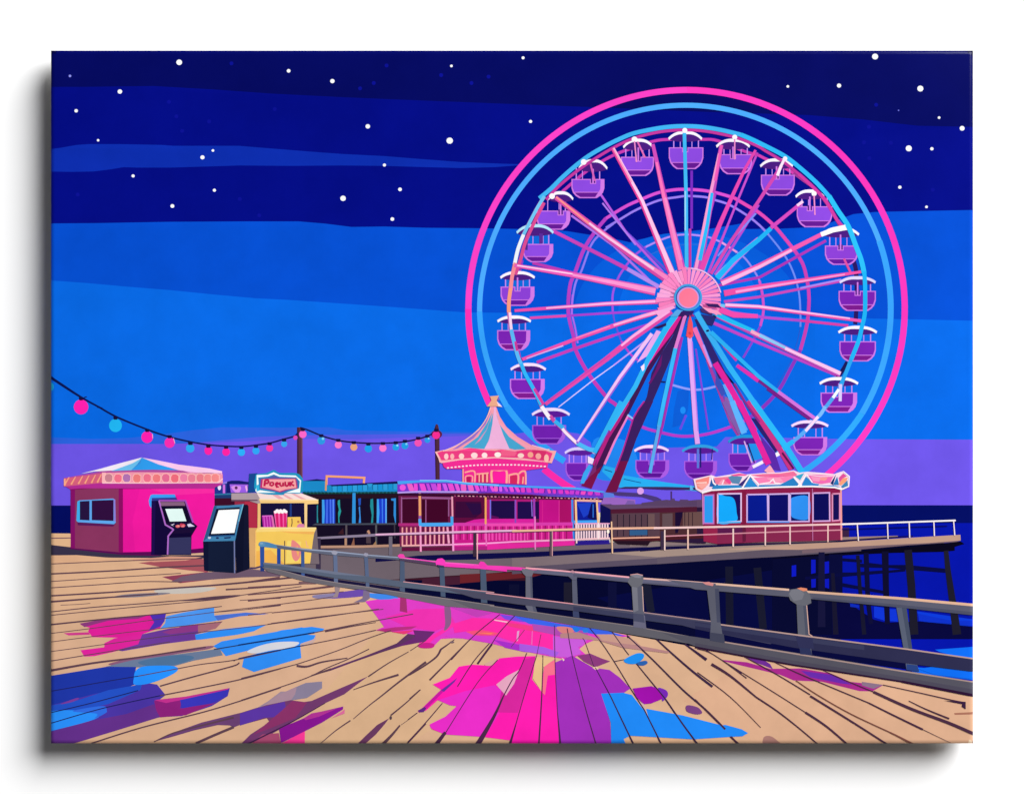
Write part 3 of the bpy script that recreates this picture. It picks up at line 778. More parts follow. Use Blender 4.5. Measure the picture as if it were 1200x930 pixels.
seams(D, [((1.4,.7),'160 58 500 14 880 -40'),((.8,1.0),'450 118 700 68 1110 -6'),((1.8,.6),'520 110 700 76 860 50'),(.9,'380 204 600 160 860 102'),((1.6,.9),'-40 426 330 330'),(.9,'330 330 600 240 800 160 960 104'),(1.0,'-40 570 200 490 400 420 540 352 660 302 815 228'),((2.2,1.0),'330 340 400 345 500 315 670 288'),
 ((1.4,2.0),'430 406 560 362'),((.8,2.2),'710 500 850 450 1012 400'),((.7,1.4),'485 864 590 775 690 706'),((.7,2.4),'710 695 810 610 900 540 1000 460 1100 385 1196 315'),((1.4,.8),'810 412 940 325 1080 246'),(.8,'1090 240 1196 170'),((1.6,.8),'960 672 1060 590 1160 500'),((3.6,1.6),'905 868 970 800 1022 738'),(.5,'1030 735 1080 700 1140 655'),((1.5,1.0),'1062 870 1196 728')])
line('#3c1f48', 1.8, '-20 876 100 815 300 715 520 590', .8, True); ell('#54404c', 960, 688, 1.4, 2.2)
TD(480, 720)
seams('#4a2848', [((.9,1.0),'605 -4 430 140 280 300'),(.9,'705 4 600 120 550 195'),(2.0,'552 195 500 265 455 328'),(1.0,'535 190 430 310 320 480'),((.9,1.3),'220 590 100 730 -10 850'),((.8,.9),'590 300 450 460 240 790'),((3.2,4.4),'240 785 210 825 175 872'),((.9,1.2),'785 255 735 370 690 430 630 540'),((1.4,5.6),'630 540 560 690 455 870'),((.9,1.0),'850 275 770 530 715 720'),((1.0,2.8),'715 720 670 872'),((.8,1.8),'893 270 885 540 865 872'),((.7,.9),'970 70 975 350 990 650'),((.9,2.2),'990 650 1010 872'),(.9,'1055 90 1090 280 1160 560'),((.9,1.4),'1160 560 1196 690 1250 872')])
seams('#55384a', [((.8,1.8),'300 165 260 195 210 230'),((2.0,1.2),'210 230 180 280 100 340 0 402'),((1.0,1.8),'410 158 280 290 190 380 135 436'),(.6,'880 130 850 280'),(.6,'680 215 770 100'),(.8,'-10 700 50 655'),((.8,.8),'0 560 70 500')])
ell('#7a6068', 285, 182, 2.6, 1.2)
TD(660, 720)
E = '#3a2444'
seams(E, [((.8,1.0),'175 85 260 190 340 310 450 490 540 630'),((1.2,1.6),'540 630 600 750 660 870'),((.8,1.2),'215 352 320 550'),((1.2,1.6),'320 550 420 760 475 872'),((1.0,.8),'318 100 400 215 440 268'),((.9,1.4),'490 325 600 460 690 570'),((1.4,1.9),'690 570 800 730 905 872'),((1.2,2.0),'430 140 600 300 800 500 950 630 1085 765'),
 ((1.4,2.4),'625 162 720 250 870 380 1000 480'),((1.4,3.0),'815 195 960 300'),((.7,1.2),'950 230 1060 300 1196 390'),((1.6,2.2),'1125 815 1178 872'),((.9,.7),'340 312 410 298'),((.6,.6),'130 155 150 190 205 345')])
poly('#2c1c3c', '425 125 440 150 430 155')
T(820, 640, 3.6333)
seams('#4a2c42', [((.7,1.0),'-10 435 60 460 200 560'),((2.8,1.6),'50 500 130 550 240 640'),((1.6,1.2),'240 640 330 700 420 770 505 842'),((1.0,.6),'-10 535 130 640 260 770'),((.8,.9),'90 480 300 610 450 705'),((2.2,1.8),'450 705 540 765 630 842'),((.9,1.2),'165 455 330 545 470 630'),((2.0,1.8),'470 635 640 740 800 842'),((.8,1.2),'275 470 400 530 540 590 720 665'),((1.4,2.0),'720 665 830 720 950 778'),((.6,.4),'950 778 1070 836'),((.6,1.0),'480 505 600 560 740 618'),((2.6,3.4),'740 618 900 690 1060 750 1170 798'),((.8,1.2),'780 588 950 625 1060 650 1130 664'),((.8,1.8),'890 656 960 690 1062 732'),((1.4,1.2),'-20 650 50 720 105 775'),((1.8,2.0),'130 808 168 842')])
seams('#7a4a42', [((1.0,1.2),'410 570 500 630 640 710 810 790'),((1.4,2.2),'810 790 860 815 910 842')])
poly('#3a2040', '1040 655 1132 660 1132 692 1115 680 1118 670')
# ---- shadow of railing posts on the planks
TC(300, 620)
figure('post_shadow', DECK, 'mauve post shadow')
poly('#9a8488', '395 285 425 285 410 340 385 342 398 320'); figure('post_shadow', DECK, 'dark violet post shadow'); poly('#7a6a88', '540 305 570 312 572 345 545 364 490 366 535 345')
TA(290, 540)
# ================================================================ STRING LIGHTS AND POSTS
POST1 = figure('light_post', CANVAS, 'brown post carrying the string lights above the popcorn stand')
TB(220, 470)
rect('#5c2f42', 768, 183, 808, 545); poly('#43203a', '768 183 780 183 780 545 768 545'); poly('#7a4a5a', '800 240 808 240 808 545 800 545')
POST2 = figure('light_post', CANVAS, 'brown post carrying the string lights beside the carousel')
TB(330, 480)
poly('#4f2a3c', '1075 130 1085 100 1100 105 1110 150 1112 490 1082 490'); poly('#3a1c30', '1075 130 1085 100 1090 490 1082 490')
ell('#5a2040', 1090, 172, 6.5, 5)
WIRE1 = figure('string_lights', CANVAS, 'string of pink and blue bulbs on a dark wire at the left')
TB(50, 430)
lines('#0b1250', [((3.4, 2.0), '55 72 120 115 270 212 400 283'), ((2.2, 1.8), '395 280 520 350 740 440 890 490 1040 525 1190 550')])
line('#0b1250', .8, '330 240 390 285 420 285')
line('#0b1250', 1.2, '290 215 310 208')
TB(220, 470)
line('#0d1258', 1.8, '165 -70 0 282 140 305 260 315 380 318 480 308 580 293 680 265 750 245 775 222'.replace('165 -70 ', ''), None, True)
def bulb(f, col, x, y, r, cap=True, ry=None, glint=None, lab=None):
    figure('bulb', f, lab)
    if cap: rect('#160f3c', x-15, y-r*TX[2]-13, x+15, y-r*TX[2]+11)
    ell(col, x, y+(4 if cap else 0), r, ry or r*1.02)
    if cap: rect('#160f3c', x-11, y-r*TX[2]-11, x+11, y-r*TX[2]+9)
    if glint: ell(glint, x+r*2.6, y-r*2.0, r*.32)
TB(50, 430)
bulb(WIRE1, '#1fa6d8', 58, 138, 3.4, False, 5)
for c, x, y, r in (('#fd1fae',270,276,8.5),('#1fb6f3',512,406,7.6),('#fb1fae',735,488,6.8),('#fb2cb0',893,527,6.0),('#34a6f5',1037,566,5.0),('#f92aac',1165,581,4.6)):
    bulb(WIRE1, c, x, y, r)
line('#f8b0d0', .8, '772 470 774 500'); line('#f8b0d0', .8, '920 500 930 535')
TB(220, 470)
for c, x, y, r in (('#2fa8f5',20,324,4.3),('#fd22a4',145,345,4.5),('#fd22a0',270,352,4.5),('#2aaef6',377,354,4.4),('#2ea6f5',480,344,4.2),('#f73aa8',576,325,4.1),('#36a6f4',678,296,3.6)):
    bulb(WIRE1, c, x, y, r)
bulb(WIRE1, '#d848b8', 757, 256, 2.6, False)
WIRE2 = figure('string_lights', CANVAS, 'string of pastel bulbs between the two brown posts')
TB(330, 480)
line('#12123f', 1.7, '130 125 180 140 290 185 400 215 500 228 610 235 710 235 830 228 940 210 1010 190 1075 162', None, True)
for c, x, y, r, g in (('#f964c6',149,168,4.4,None),('#2c96e0',279,212,4.6,'#7fd0f8'),('#fa78cc',399,242,4.2,None),('#eaa37c',508,258,4.2,None),('#1f9cec',610,269,4.4,None),('#f874cc',712,265,4.3,None),('#2098e0',803,258,4.0,'#8fd8f8'),('#2098e0',867,248,4.1,'#7fd0f8'),('#f452b2',960,228,4.3,None),('#2898e8',1025,208,3.4,'#8fd8f8'),('#f42c92',1087,174,4.6,None)):
    bulb(WIRE2, c, x, y, r, True, None, g)
# ================================================================ BACKGROUND STALLS
BACK = figure('market_stall', CANVAS, 'small dark stalls seen behind the popcorn stand')
TA(160, 540)
poly('#23348c', '600 185 705 160 705 300 600 300'); poly('#8a7ae0', '655 172 705 158 705 172 655 186')
ell('#e8e0fa', 645, 205, 2.0, 3.2); poly('#d070e0', '672 185 690 182 690 250 672 250')
poly('#131a6a', '705 160 740 152 800 152 880 165 870 250 700 250')
poly('#9a5ce2', '725 180 870 182 865 245 735 245'); poly('#d890e8', '735 200 760 190 810 195 815 215 800 245 770 245 750 225'); ell('#5a2a60', 776, 208, 1.8)
poly('#f0b0e8', '845 195 858 190 865 225 855 240')
poly('#1c3a70', '600 262 770 250 770 290 600 290'); line('#2f78a0', 1.6, '600 260 770 255')
poly('#3c0a26', '600 290 770 288 770 350 600 350')
BLUE = figure('market_stall', CANVAS, 'dark market stall with teal scalloped awning and blue curtains')
TA(290, 540)
poly('#140a22', '430 250 1195 240 1195 665 470 665'); poly('#26101f', '830 262 1170 258 1170 290 830 290'); poly('#26101f','500 265 815 262 815 290 500 295')
poly('#1a88c6', '428 155 605 150 612 190 640 185 1165 165 1168 240 612 248 430 245')
poly('#101a58', '428 155 540 140 605 148 605 155'); poly('#0c1450', '612 190 1168 158 1168 178 900 190 660 198 640 186')
for k in range(13):
    x = 662+k*39.5; y = 196-k*1.6
    poly('#1790d0' if k % 2 else '#2a9ad6', [(x, y), (x+34, y-1), (x+34, y+36), (x+26, y+46), (x+10, y+46), (x, y+38)]) if k not in (7,) else poly('#2a9ad6', [(x-8, y-8), (x+38, y-9), (x+16, y+22)])
    line('#11608a', .7, [(x-3, y), (x-3, y+40)])
for k in range(7): ell('#0c6a9a', 445+k*27, 242, 2.0, 1.3)
poly('#1c5a5c', '430 243 1168 238 1168 252 430 256')
for k in range(26): ell('#14403a', 445+k*28.4, 250-k*.2, 1.7, 1.2)
line('#f2a276', 2.6, '615 185 617 118 680 120 910 130 906 172'); line('#e09868', 2, '612 150 610 230')
# curtains
for c, pts in (('#1c3fc4','580 300 683 296 683 484 580 484'),('#3f9fe8','580 300 598 300 603 400 598 484 582 484'),('#4a70f0','615 300 625 300 625 484 612 484'),('#4a70f0','640 298 652 298 654 484 642 484'),('#5a8cf8','662 298 674 298 674 484 664 484'),
               ('#2a8a98','540 345 550 340 548 420 552 480 535 480 538 420'),('#259a9a','705 305 720 300 722 360 730 390 715 440 718 480 708 480 706 400 712 380 702 330'),
               ('#2f90d8','818 248 842 246 842 484 814 486'),('#1f50b8','862 292 884 288 882 340 866 350'),('#3a8ce0','866 360 876 350 884 480 866 482 872 430'),('#1f8a94','958 298 978 292 982 400 978 480 962 482 968 420 955 350'),
               ('#1a3cc8','1008 294 1085 292 1085 484 1008 484'),('#3fa0e8','1008 296 1022 296 1028 400 1022 484 1006 484'),('#3f7cf0','1045 294 1055 294 1055 484 1048 484'),('#60b0f8','1074 292 1084 292 1084 484 1074 484'),
               ('#2f8ad8','1118 292 1156 288 1156 480 1150 480 1138 420 1140 310 1120 306')): poly(c, pts)
line('#454a58', 2.0, '470 493 1160 488'); line('#5a5058', 2.2, '770 497 770 655'); line('#55565c', 2.2, '1002 497 1002 655'); line('#3a3440', 1.6, '1145 495 1148 600')
poly('#3a1a24', '705 565 745 520 750 570'); poly('#8a5a48', '808 655 830 590 835 655'); poly('#4a3a44', '925 560 935 535 955 535 962 640 925 640'); poly('#c08a70', '930 545 945 535 958 560 945 572'); poly('#a07a58', '975 655 1000 620 1005 660')
line('#b5886e', 2.6, '765 655 765 600'); line('#b98e78', 3.0, '560 668 900 665 1196 655'); 
# ================================================================ PAVILION
PAV = figure('pavilion', CANVAS, 'long pink lit pavilion with scalloped blue and magenta awning')
TA(440, 540)
figure('wall', PAV)
poly('#6a1a48', '178 250 1063 250 1560 290 1560 640 1063 660 190 665')
poly('#3f0626', '210 295 330 290 332 480 212 480'); poly('#420428', '400 300 565 300 565 480 400 480'); poly('#3e0422', '362 300 388 300 388 480 362 480')
lines('#9a5a92', [(1.4, '203 280 203 485'), (1.2, '392 300 392 478'), (1.4, '570 300 570 430'), (2.2, '360 285 595 290'), (1.2,'203 290 330 288')])
poly('#5c0a3c', '608 285 860 285 860 480 608 480'); poly('#3a0838', '625 315 820 315 830 400 780 440 620 440'); poly('#2a0a40', '700 325 820 330 820 410 760 420')
poly('#d8209c', '690 482 770 455 860 446 1250 446 1250 480 690 482'); poly('#b01878', '860 300 1250 300 1250 450 860 450')
poly('#1c0a44', '895 308 1085 308 1085 448 890 448'); poly('#1c0a48', '1105 315 1275 315 1275 450 1105 450'); poly('#5a0c58', '895 420 960 435 960 448 890 448')
poly('#c01084', '1275 300 1430 302 1430 480 1275 480'); poly('#a80e64', '1430 302 1545 302 1545 480 1430 480'); line('#e0309a', 1.0, '1430 305 1430 478'); line('#d0208a',1.0,'1300 310 1300 478')
poly('#0c1c94', '1560 320 1735 320 1735 475 1560 475'); poly('#1a3cc0', '1570 330 1690 320 1680 400 1620 440'); poly('#0c0c58', '1680 330 1735 330 1735 470 1650 440'); poly('#08084a', '1760 340 1840 340 1840 480 1745 480')
line('#3a8ae8', 2.4, '1532 295 1535 480 1548 620'); line('#2a6ad0', 1.4, '1695 335 1695 440')
line('#3f9ff0', 3.4, '1545 473 1740 470')
poly('#2a1a86', '1560 620 1820 612 1825 645 1560 655')
figure('balustrade', PAV, 'pink balustrade along the pavilion')
poly('#7a1a4e', '195 490 345 490 345 655 195 655'); poly('#6c1244', '350 505 600 505 600 655 350 655')
for x in (210, 243, 277, 311): line('#f2a0a0', 1.7, [(x, 515), (x, 655)])
for x in (390, 426, 460, 496, 530): line('#f4a0ae', 1.9, [(x, 512), (x, 650)])
line('#f0a0c0', 2.4, '560 512 572 640')
poly('#c81a86', '610 480 1535 480 1535 640 610 640')
for k in range(32): line('#9a1660' if k % 2 else '#ee4aa8', 1.5, [(632+k*27.6, 500), (632+k*27.6, 612)])
for k in range(11): line('#f04ab0', 1.8, [(885+k*27.6, 560), (885+k*27.6, 618)])
poly('#d63aa8', '608 480 1535 476 1535 500 608 505'); poly('#f04ab2', '870 486 1230 484 1230 506 870 506')
line('#4aa9f4', 4.2, '340 495 605 492'); poly('#b02a7a','178 483 340 483 340 505 178 505')
poly('#180a50', '1550 490 1830 485 1830 605 1550 610')
for k in range(13): line('#f2d0d8', 1.9, [(1562+k*20.5, 490), (1562+k*20.5, 606)])
line('#f4c0c8', 2.0, '1555 610 1825 600'); line('#e8a0c8', 1.6, '1550 488 1825 484')
line('#f5b0b0', 1.8, '205 658 350 655'); line('#f2a0d0', 1.8, '350 655 600 650 870 640')
poly('#e2289c', '610 645 1063 640 1550 620 1550 655 1063 680 875 690 610 690'); poly('#b0207e','610 662 870 660 870 690 610 695')
line('#f8a0d8', 1.8, '600 648 860 640 1063 628 1550 612')
poly('#620f3c', '205 670 600 665 600 695 205 700')
figure('column', PAV, 'pavilion column, orange above and cyan below')
line('#f2a66c', 2.8, '345 250 347 430'); line('#9a5aa8', 3.0, '347 425 347 455'); line('#4aacf4', 3.4, '346 450 348 500'); line('#f49cc8', 2.2, '350 505 353 705')
figure('column', PAV); line('#f2a0b8', 2.0, '597 275 600 430'); line('#48a8f0', 3.2, '595 430 597 500'); line('#f09ad0', 2.2, '602 500 606 700')
figure('column', PAV, 'orange pavilion column'); line('#f4a860', 2.2, '858 265 858 490'); line('#e66ab8', 1.8, '860 490 864 660')
figure('column', PAV); line('#8a4ab8', 2.0, '1090 300 1090 480'); line('#7a6ae0', 1.6, '895 300 895 450')
figure('column', PAV); line('#9a3ab0', 2.4, '1235 275 1237 450'); line('#e880c8', 1.6, '1242 430 1244 690'); line('#8a6ad0',1.2,'1215 300 1220 430')
figure('column', PAV, 'cream pavilion column by the blue doorway'); line('#f5c090', 2.4, '1558 280 1564 480'); line('#f4d0d0', 1.8, '1568 480 1566 640')
figure('column', PAV); line('#f5c090', 2.2, '1722 285 1734 480'); line('#f4e0e0', 1.6, '1736 480 1736 606')
line('#f0b0a0', 2.2, '1565 305 1760 312')
figure('awning', PAV, 'scalloped magenta awning under a light blue roof edge')
poly('#32082c', '170 250 600 258 1063 262 1770 290 1775 300 1560 300 1063 285 600 275 175 268')
for k in range(40):
    x = 612+k*28.6; line('#f5a8b8' if k % 3 else '#c04a80', 1.0, [(x, 270+k*.62), (x+15, 271+k*.62)])
poly('#7e35cc', '170 175 350 160 550 160 720 180 1063 195 1563 215 1783 243 1770 278 1563 268 1063 256 720 238 550 240 350 236 172 246')
poly('#b9a0f0', '172 240 350 230 550 234 720 232 800 236 800 246 550 246 350 244 172 252')
rnd = random.Random(9)
ell('#f056de', 212, 206, 3.6)
xx = 245
while xx < 1740:
    w = rnd.choice((22, 28, 34, 40)); sk = rnd.choice((0, 8, 14)) if xx < 1150 else rnd.choice((-6, 0, 5))
    yt = 172+max(0, xx-600)*.058; yb = min(242, 236+max(0, xx-700)*.02)+max(0, xx-1000)*.038
    poly(rnd.choice(('#ee4cd6', '#e858dc', '#f060c8', '#c84ae0', '#d85cf0') if xx < 1100 else ('#e23cc0', '#d838c8', '#ec4cbc', '#c83cd0')), [(xx, yt+4), (xx+w, yt+5), (xx+w+sk+4, yb-12), (xx+w+sk-4, yb-3), (xx+sk+6, yb-4), (xx+sk, yb-14)])
    line('#4a1a88', .8, [(xx+w+5, yt+3), (xx+w+sk+7, yb-6)])
    xx += w+rnd.choice((12, 14, 22))
poly('#46a2f2', '170 156 350 148 550 148 720 168 960 185 1563 205 1783 236 1783 248 1563 221 1063 202 720 186 550 166 350 166 175 182')
line('#8ad0fa', 1.0, '345 150 550 150 720 170 960 186')
# ================================================================ CAROUSEL
CAR = figure('carousel', CANVAS, 'pink carousel with striped tent roof and tan finial')
TB(480, 460)
figure('body', CAR)
poly('#ef2d92', '372 530 820 540 822 645 600 635 375 628')
poly('#b81a58', '402 590 430 590 430 628 400 628'); poly('#c82060', '470 570 560 565 560 632 470 630'); poly('#fd1fa0', '590 555 675 555 675 635 590 634'); poly('#d2265c', '708 580 755 580 755 640 708 638'); poly('#e0306a', '780 570 810 570 805 640 775 640')
lines('#fba898', [(1.5, '376 535 376 628'), (1.7, '388 560 455 552 458 628'), (1.3, '395 628 395 588 440 586 440 628'), (1.7, '470 572 555 564'), (1.5, '490 570 490 628'), (2.2, '515 570 515 628'), (2.2, '545 566 545 628'), (2.4, '580 632 578 548 630 545 680 548 682 636'), (2.0, '695 580 760 572 762 640'), (1.4, '700 580 700 636'), (2.0, '768 570 790 552 815 560 817 645'), (1.6, '800 590 795 640')])
figure('rim', CAR, 'hot pink rim with a row of round bulbs')
poly('#f12c93', '228 485 350 470 600 456 930 482 975 495 968 525 900 535 820 545 600 545 375 535 260 535 240 520')
for k in range(27):
    t = k/26; x = 270+t*680; y = 528-22*math.sin(min(1, t*2.6)*1.4)+max(0, t-.72)*40
    poly('#fde8f0', [(x-7, y-4), (x+7, y-5), (x+8, y+4), (x-6, y+5)])
poly('#f8a8a8', '178 415 240 402 330 398 420 380 540 395 620 400 700 398 820 390 960 400 985 392 975 405 1032 408 1000 495 960 490 930 484 600 460 350 474 220 495')
poly('#ea3c80', '195 420 240 408 330 408 425 388 540 402 600 408 700 392 750 405 820 395 900 405 960 408 1005 425 985 480 930 478 700 456 600 450 350 464 225 475')
poly('#f4608c', '640 410 720 398 755 420 740 445 650 445'); poly('#d8306a','860 400 960 408 950 470 880 462')
for x, y, rx, ry, c in ((258,448,2.6,3.6,'#fbc8c8'),(300,448,2.4,3.4,'#f8b0b0'),(365,446,3.2,3.4,'#fbd0c8'),(455,440,4.0,3.4,'#fcd8d8'),(527,439,3.4,3.2,'#fbe0e0'),(620,435,4.0,3.0,'#fdf0ea'),(782,441,3.8,2.8,'#fbd8cc'),(850,436,3.4,3.4,'#f8a890'),(905,446,3.4,3.6,'#f8a8a0'),(962,460,2.8,4.6,'#fbc0b0')): ell(c, x, y, rx, ry, 12)
line('#fdc0c0', 1.4, '185 418 205 455 215 490'); line('#fbb8c0', 1.2, '220 490 350 470 600 456 780 462 930 482')
figure('tent_roof', CAR, 'peaked tent roof striped in teal, pink and lilac')
poly('#f69cac', '570 98 608 98 635 170 680 240 760 310 860 370 985 405 820 400 740 412 640 398 540 405 420 385 330 408 235 412 330 370 430 305 500 240 545 170')
poly('#9a70c8', '575 120 535 220 450 320 340 390 300 402 400 330 490 260 550 170')
poly('#47a5d0', '580 140 560 230 520 310 440 385 370 390 480 310 545 210'); poly('#d890b8', '575 160 540 260 470 350 440 385 480 375 530 300')
poly('#47a5d0', '588 140 580 250 555 340 525 395 430 388 500 330 555 240')
poly('#f0b2dc', '595 100 604 100 625 200 660 300 705 400 640 395 525 395 560 330 582 220')
poly('#47a5d0', '608 150 650 240 720 325 820 395 740 400 700 390 660 300 625 200'); poly('#f8a0b8', '602 110 640 210 720 300 860 390 820 392 700 310 630 220')
line('#fbc8c0', 1.0, '235 410 330 370 430 305 500 240 545 170 570 100', None, True); line('#f8c8d8', 1.0, '860 368 985 405')
figure('finial', CAR, 'tan flared finial')
poly('#e8a888', '565 25 628 20 612 55 632 80 652 100 600 95 543 97 560 75 575 55'); poly('#8a58b8', '628 28 632 50 615 55'); poly('#f0d8e8', '612 60 635 80 652 100 625 95')
# ================================================================ BUILDING BEHIND
HALL = figure('low_building', CANVAS, 'dark low building with plank wall behind the pier fence')
TA(600, 540)
poly('#5a80e0', '712 240 790 252 800 282 712 285'); poly('#9a64c0', '712 285 800 282 960 300 960 345 690 345')
poly('#0b0c50', '690 335 775 335 775 480 690 480')
poly('#2a1638', '765 350 1440 330 1440 640 765 600'); poly('#7a5aa8','900 305 950 310 960 340 880 340')
poly('#2a1638', '1430 330 1510 320 1510 640 1430 640'); poly('#6a4c4a', '1400 395 1500 392 1500 520 1400 520'); poly('#4a1a24','1400 575 1505 570 1505 600 1400 605'); poly('#5a4070','1235 312 1245 290 1265 290 1272 312'); poly('#5a4070','1300 312 1310 298 1370 300 1380 312')
poly('#5f4668', '690 335 800 340 960 335 1196 325 1440 300 1505 300 1505 358 1440 360 1063 370 770 375'); poly('#574064','1010 325 1200 300 1300 310 1440 310 1440 350 1010 345')
poly('#4e1830', '770 375 1440 355 1440 400 770 412'); poly('#553c48', '775 408 1150 400 1150 585 780 590'); poly('#4c2a30', '1150 400 1440 395 1440 600 1150 600'); poly('#5f4a50','1170 410 1250 405 1250 520 1170 520'); poly('#6a4c4a', '1330 400 1440 395 1440 520 1330 520')
for x in (820, 868, 915, 962, 1008, 1054): line('#1c1226', .9, [(x, 415), (x, 585)])
for x in (1345, 1375, 1405): line('#2a1426', .8, [(x, 400), (x, 520)])
poly('#2f5a88', '915 520 1054 520 1054 575 915 578'); poly('#6a5052', '1060 410 1110 410 1110 520 1060 520'); poly('#1a0a30', '1270 400 1330 395 1325 430 1290 560 1270 560'); poly('#5c2028','1000 590 1180 585 1180 605 1000 615'); poly('#4a1a24', '770 590 1000 590 1440 575 1440 600 1080 625 770 620')
poly('#241020', '790 620 1080 620 1060 655 830 645')
# ================================================================ TICKET BOOTH
BOOTH = figure('ticket_booth', CANVAS, 'maroon ticket booth with frilled pink and blue roof fringe')
T(770, 540, 5.0)
figure('wall', BOOTH)
poly('#8c1b4a', '262 165 520 155 905 150 1080 160 1084 460 910 468 700 470 350 485 272 470')
poly('#87264e', '345 380 520 375 905 368 1080 375 1080 462 910 468 520 475 352 482'); poly('#5a1a4c', '355 380 500 378 500 420 355 425'); poly('#641a3c','500 370 520 370 520 470 500 475'); poly('#70223e', '905 150 915 150 915 468 905 468'); poly('#96224a','272 380 350 380 352 484 275 470')
poly('#7d1540', '340 180 356 180 356 375 340 375'); poly('#80183f', '498 175 520 175 520 375 498 375')
line('#f09a98', 2.0, '1077 165 1080 462'); line('#d88ac0', 1.4, '267 180 270 370'); line('#c070a8', .9, '910 160 912 466')
def window(frame, pane, s, blob=None, bs=None, w=1.7):
    figure('window', BOOTH)
    poly(pane, s)
    if blob: poly(blob, bs, True)
    q = s.split(); line(frame, w, s+' '+q[0]+' '+q[1])
window('#c070c0', '#2c9af0', '273 200 331 198 331 365 273 364')
window('#e0c0e8', '#1c0c58', '355 192 492 190 492 352 355 362', '#12a8fa', '358 205 400 205 440 212 458 240 466 300 464 350 358 360')
window('#d0b0e8', '#04188c', '527 196 647 194 650 354 527 356'); window('#d0b0e8', '#0a0a62', '653 194 772 191 772 354 653 354')
window('#d0b0e8', '#0a0e62', '780 190 890 187 890 353 780 354', '#2e90f2', '795 212 888 210 888 336 800 334 783 300 783 245')
window('#d8a8e0', '#0a0a58', '913 188 1010 185 1012 350 913 352'); window('#e090b8', '#140c52', '1027 192 1070 190 1070 346 1027 350')
figure('sill', BOOTH); line('#58b4f0', 2.0, '356 361 490 357'); figure('sill', BOOTH); line('#5a9cf0', 1.6, '527 357 775 357')
figure('roof_fringe', BOOTH, 'frilled pink and blue fringe outlined in white')
poly('#f8dcec', '213 105 318 82 345 92 430 78 480 68 520 78 620 70 720 66 800 54 835 68 880 62 960 68 1038 76 1052 70 1090 58 1128 88 1124 148 1085 167 1040 155 905 148 520 160 320 172 262 187 226 165')
poly('#f88a80', '224 112 308 90 302 130 285 152 262 170 236 160'); poly('#fba8a0', '232 140 290 118 298 140 262 165')
line('#fdd8d0', 1.2, '232 128 290 125')
poly('#1f5aa8', '305 150 322 92 365 150'); poly('#f07a98', '332 98 430 90 442 118 430 136 345 136'); poly('#f9a0b8', '360 130 385 105 395 136'); poly('#f04a90','395 112 415 100 436 120 425 136')
poly('#5a88b0', '415 95 440 84 500 92 480 135 440 130'); poly('#f05a9c','430 82 480 72 530 80 515 86 450 88'); poly('#3a2a78', '475 140 540 82 565 100 510 152'); poly('#2a8ad0', '510 152 545 95 592 150')
poly('#f0709c', '545 82 620 75 720 72 800 60 822 80 800 92 760 90 700 92 600 92'); poly('#fa80b4', '560 98 640 92 740 92 815 84 780 118 720 128 600 136'); poly('#f8a0c0', '640 100 720 98 740 120 680 124'); poly('#f05aa0', '655 84 740 84 750 90 660 92')
line('#fdeaf2', 1.4, '600 135 660 125 680 105 690 128 720 130'); line('#fdeaf2', 1.2, '380 138 392 110')
poly('#2a80c4', '592 150 600 140 720 138 800 96 840 132 825 148'); poly('#3aa8cc', '808 88 862 70 838 112'); poly('#2a86d0', '850 132 872 90 915 130 950 135 940 148 850 148')
poly('#f46cb4', '872 76 1035 84 1015 126 960 134 908 124'); poly('#fb9ac4', '900 90 960 95 950 120 915 118'); poly('#f89a98', '955 95 1000 95 985 115 955 112'); line('#fdd8ea',1.1,'880 80 960 90 1030 88')
poly('#16286a', '1015 130 1048 78 1042 100 1030 140'); poly('#2a78b8', '1030 140 1055 90 1066 140'); poly('#e0509a', '1064 98 1090 72 1112 88 1090 100 1070 125'); poly('#f8a078', '1062 135 1088 100 1118 96 1108 120 1078 142'); poly('#3a86b8', '1078 148 1115 112 1118 145 1085 158')
poly('#2f88c8', '320 158 335 142 480 140 500 152 600 150 700 142 830 142 1030 142 1075 150 1060 152 905 148 520 158 330 166')
line('#fdf4fa', 1.8, '320 92 330 128 345 140'); line('#fdf4fa', 1.8, '500 156 545 84 595 136'); line('#fdf4fa', 2.0, '800 92 845 145'); line('#fdf4fa', 1.8, '875 78 825 148'); line('#fdf4fa', 1.4, '875 78 910 126')
line('#fdf8fa', 1.8, '262 186 320 170 520 159 700 152 905 148 1040 154 1085 166'); line('#fdf0f6', 1.4, '1090 60 1126 90 1122 148 1085 165')
# ================================================================ PIER FENCE
FENCE = figure('pier_fence', CANVAS, 'thin pale railing along the edge of the pier')
figure('rail', FENCE)
TA(440, 540)
line('#8d7f98', 2.4, '-740 608 -500 602 0 575', 3.0); line('#e8b4d8', 2.2, '0 572 700 550 1100 540'); line('#4a3a5a', .9, '0 583 700 562 1100 551')
TA(600, 540)
line('#eeb69a', 2.6, '0 545 600 528 1130 520'); line('#4a3048', .8, '0 555 600 538 1130 530')
line('#f0a8c8', 1.4, '0 630 200 618 480 610'); line('#e8a890', 1.6, '780 601 1150 592')
T(770, 540, 5.0); line('#f4cac8', 2.4, '-20 392 640 380 1200 366', 2.0); line('#d890a0', 1.4, '40 440 440 424 780 412 1080 403')
T(940, 580, 5.705); line('#f4eef2', 1.9, '265 194 850 174 1026 168'); line('#070a68', 1.2, '265 228 640 215 970 205')
def fpost(c, w, s): figure('fence_post', FENCE); line(c, w, s)
TA(290, 540); fpost('#3a2f48', 5.4, '553 600 553 840')
TA(440, 540); fpost('#6f6878', 4.2, '118 585 118 735'); fpost('#3a2a3c', 3.6, '773 560 773 745'); line('#f0b8b8', 1.2, '793 565 793 765')
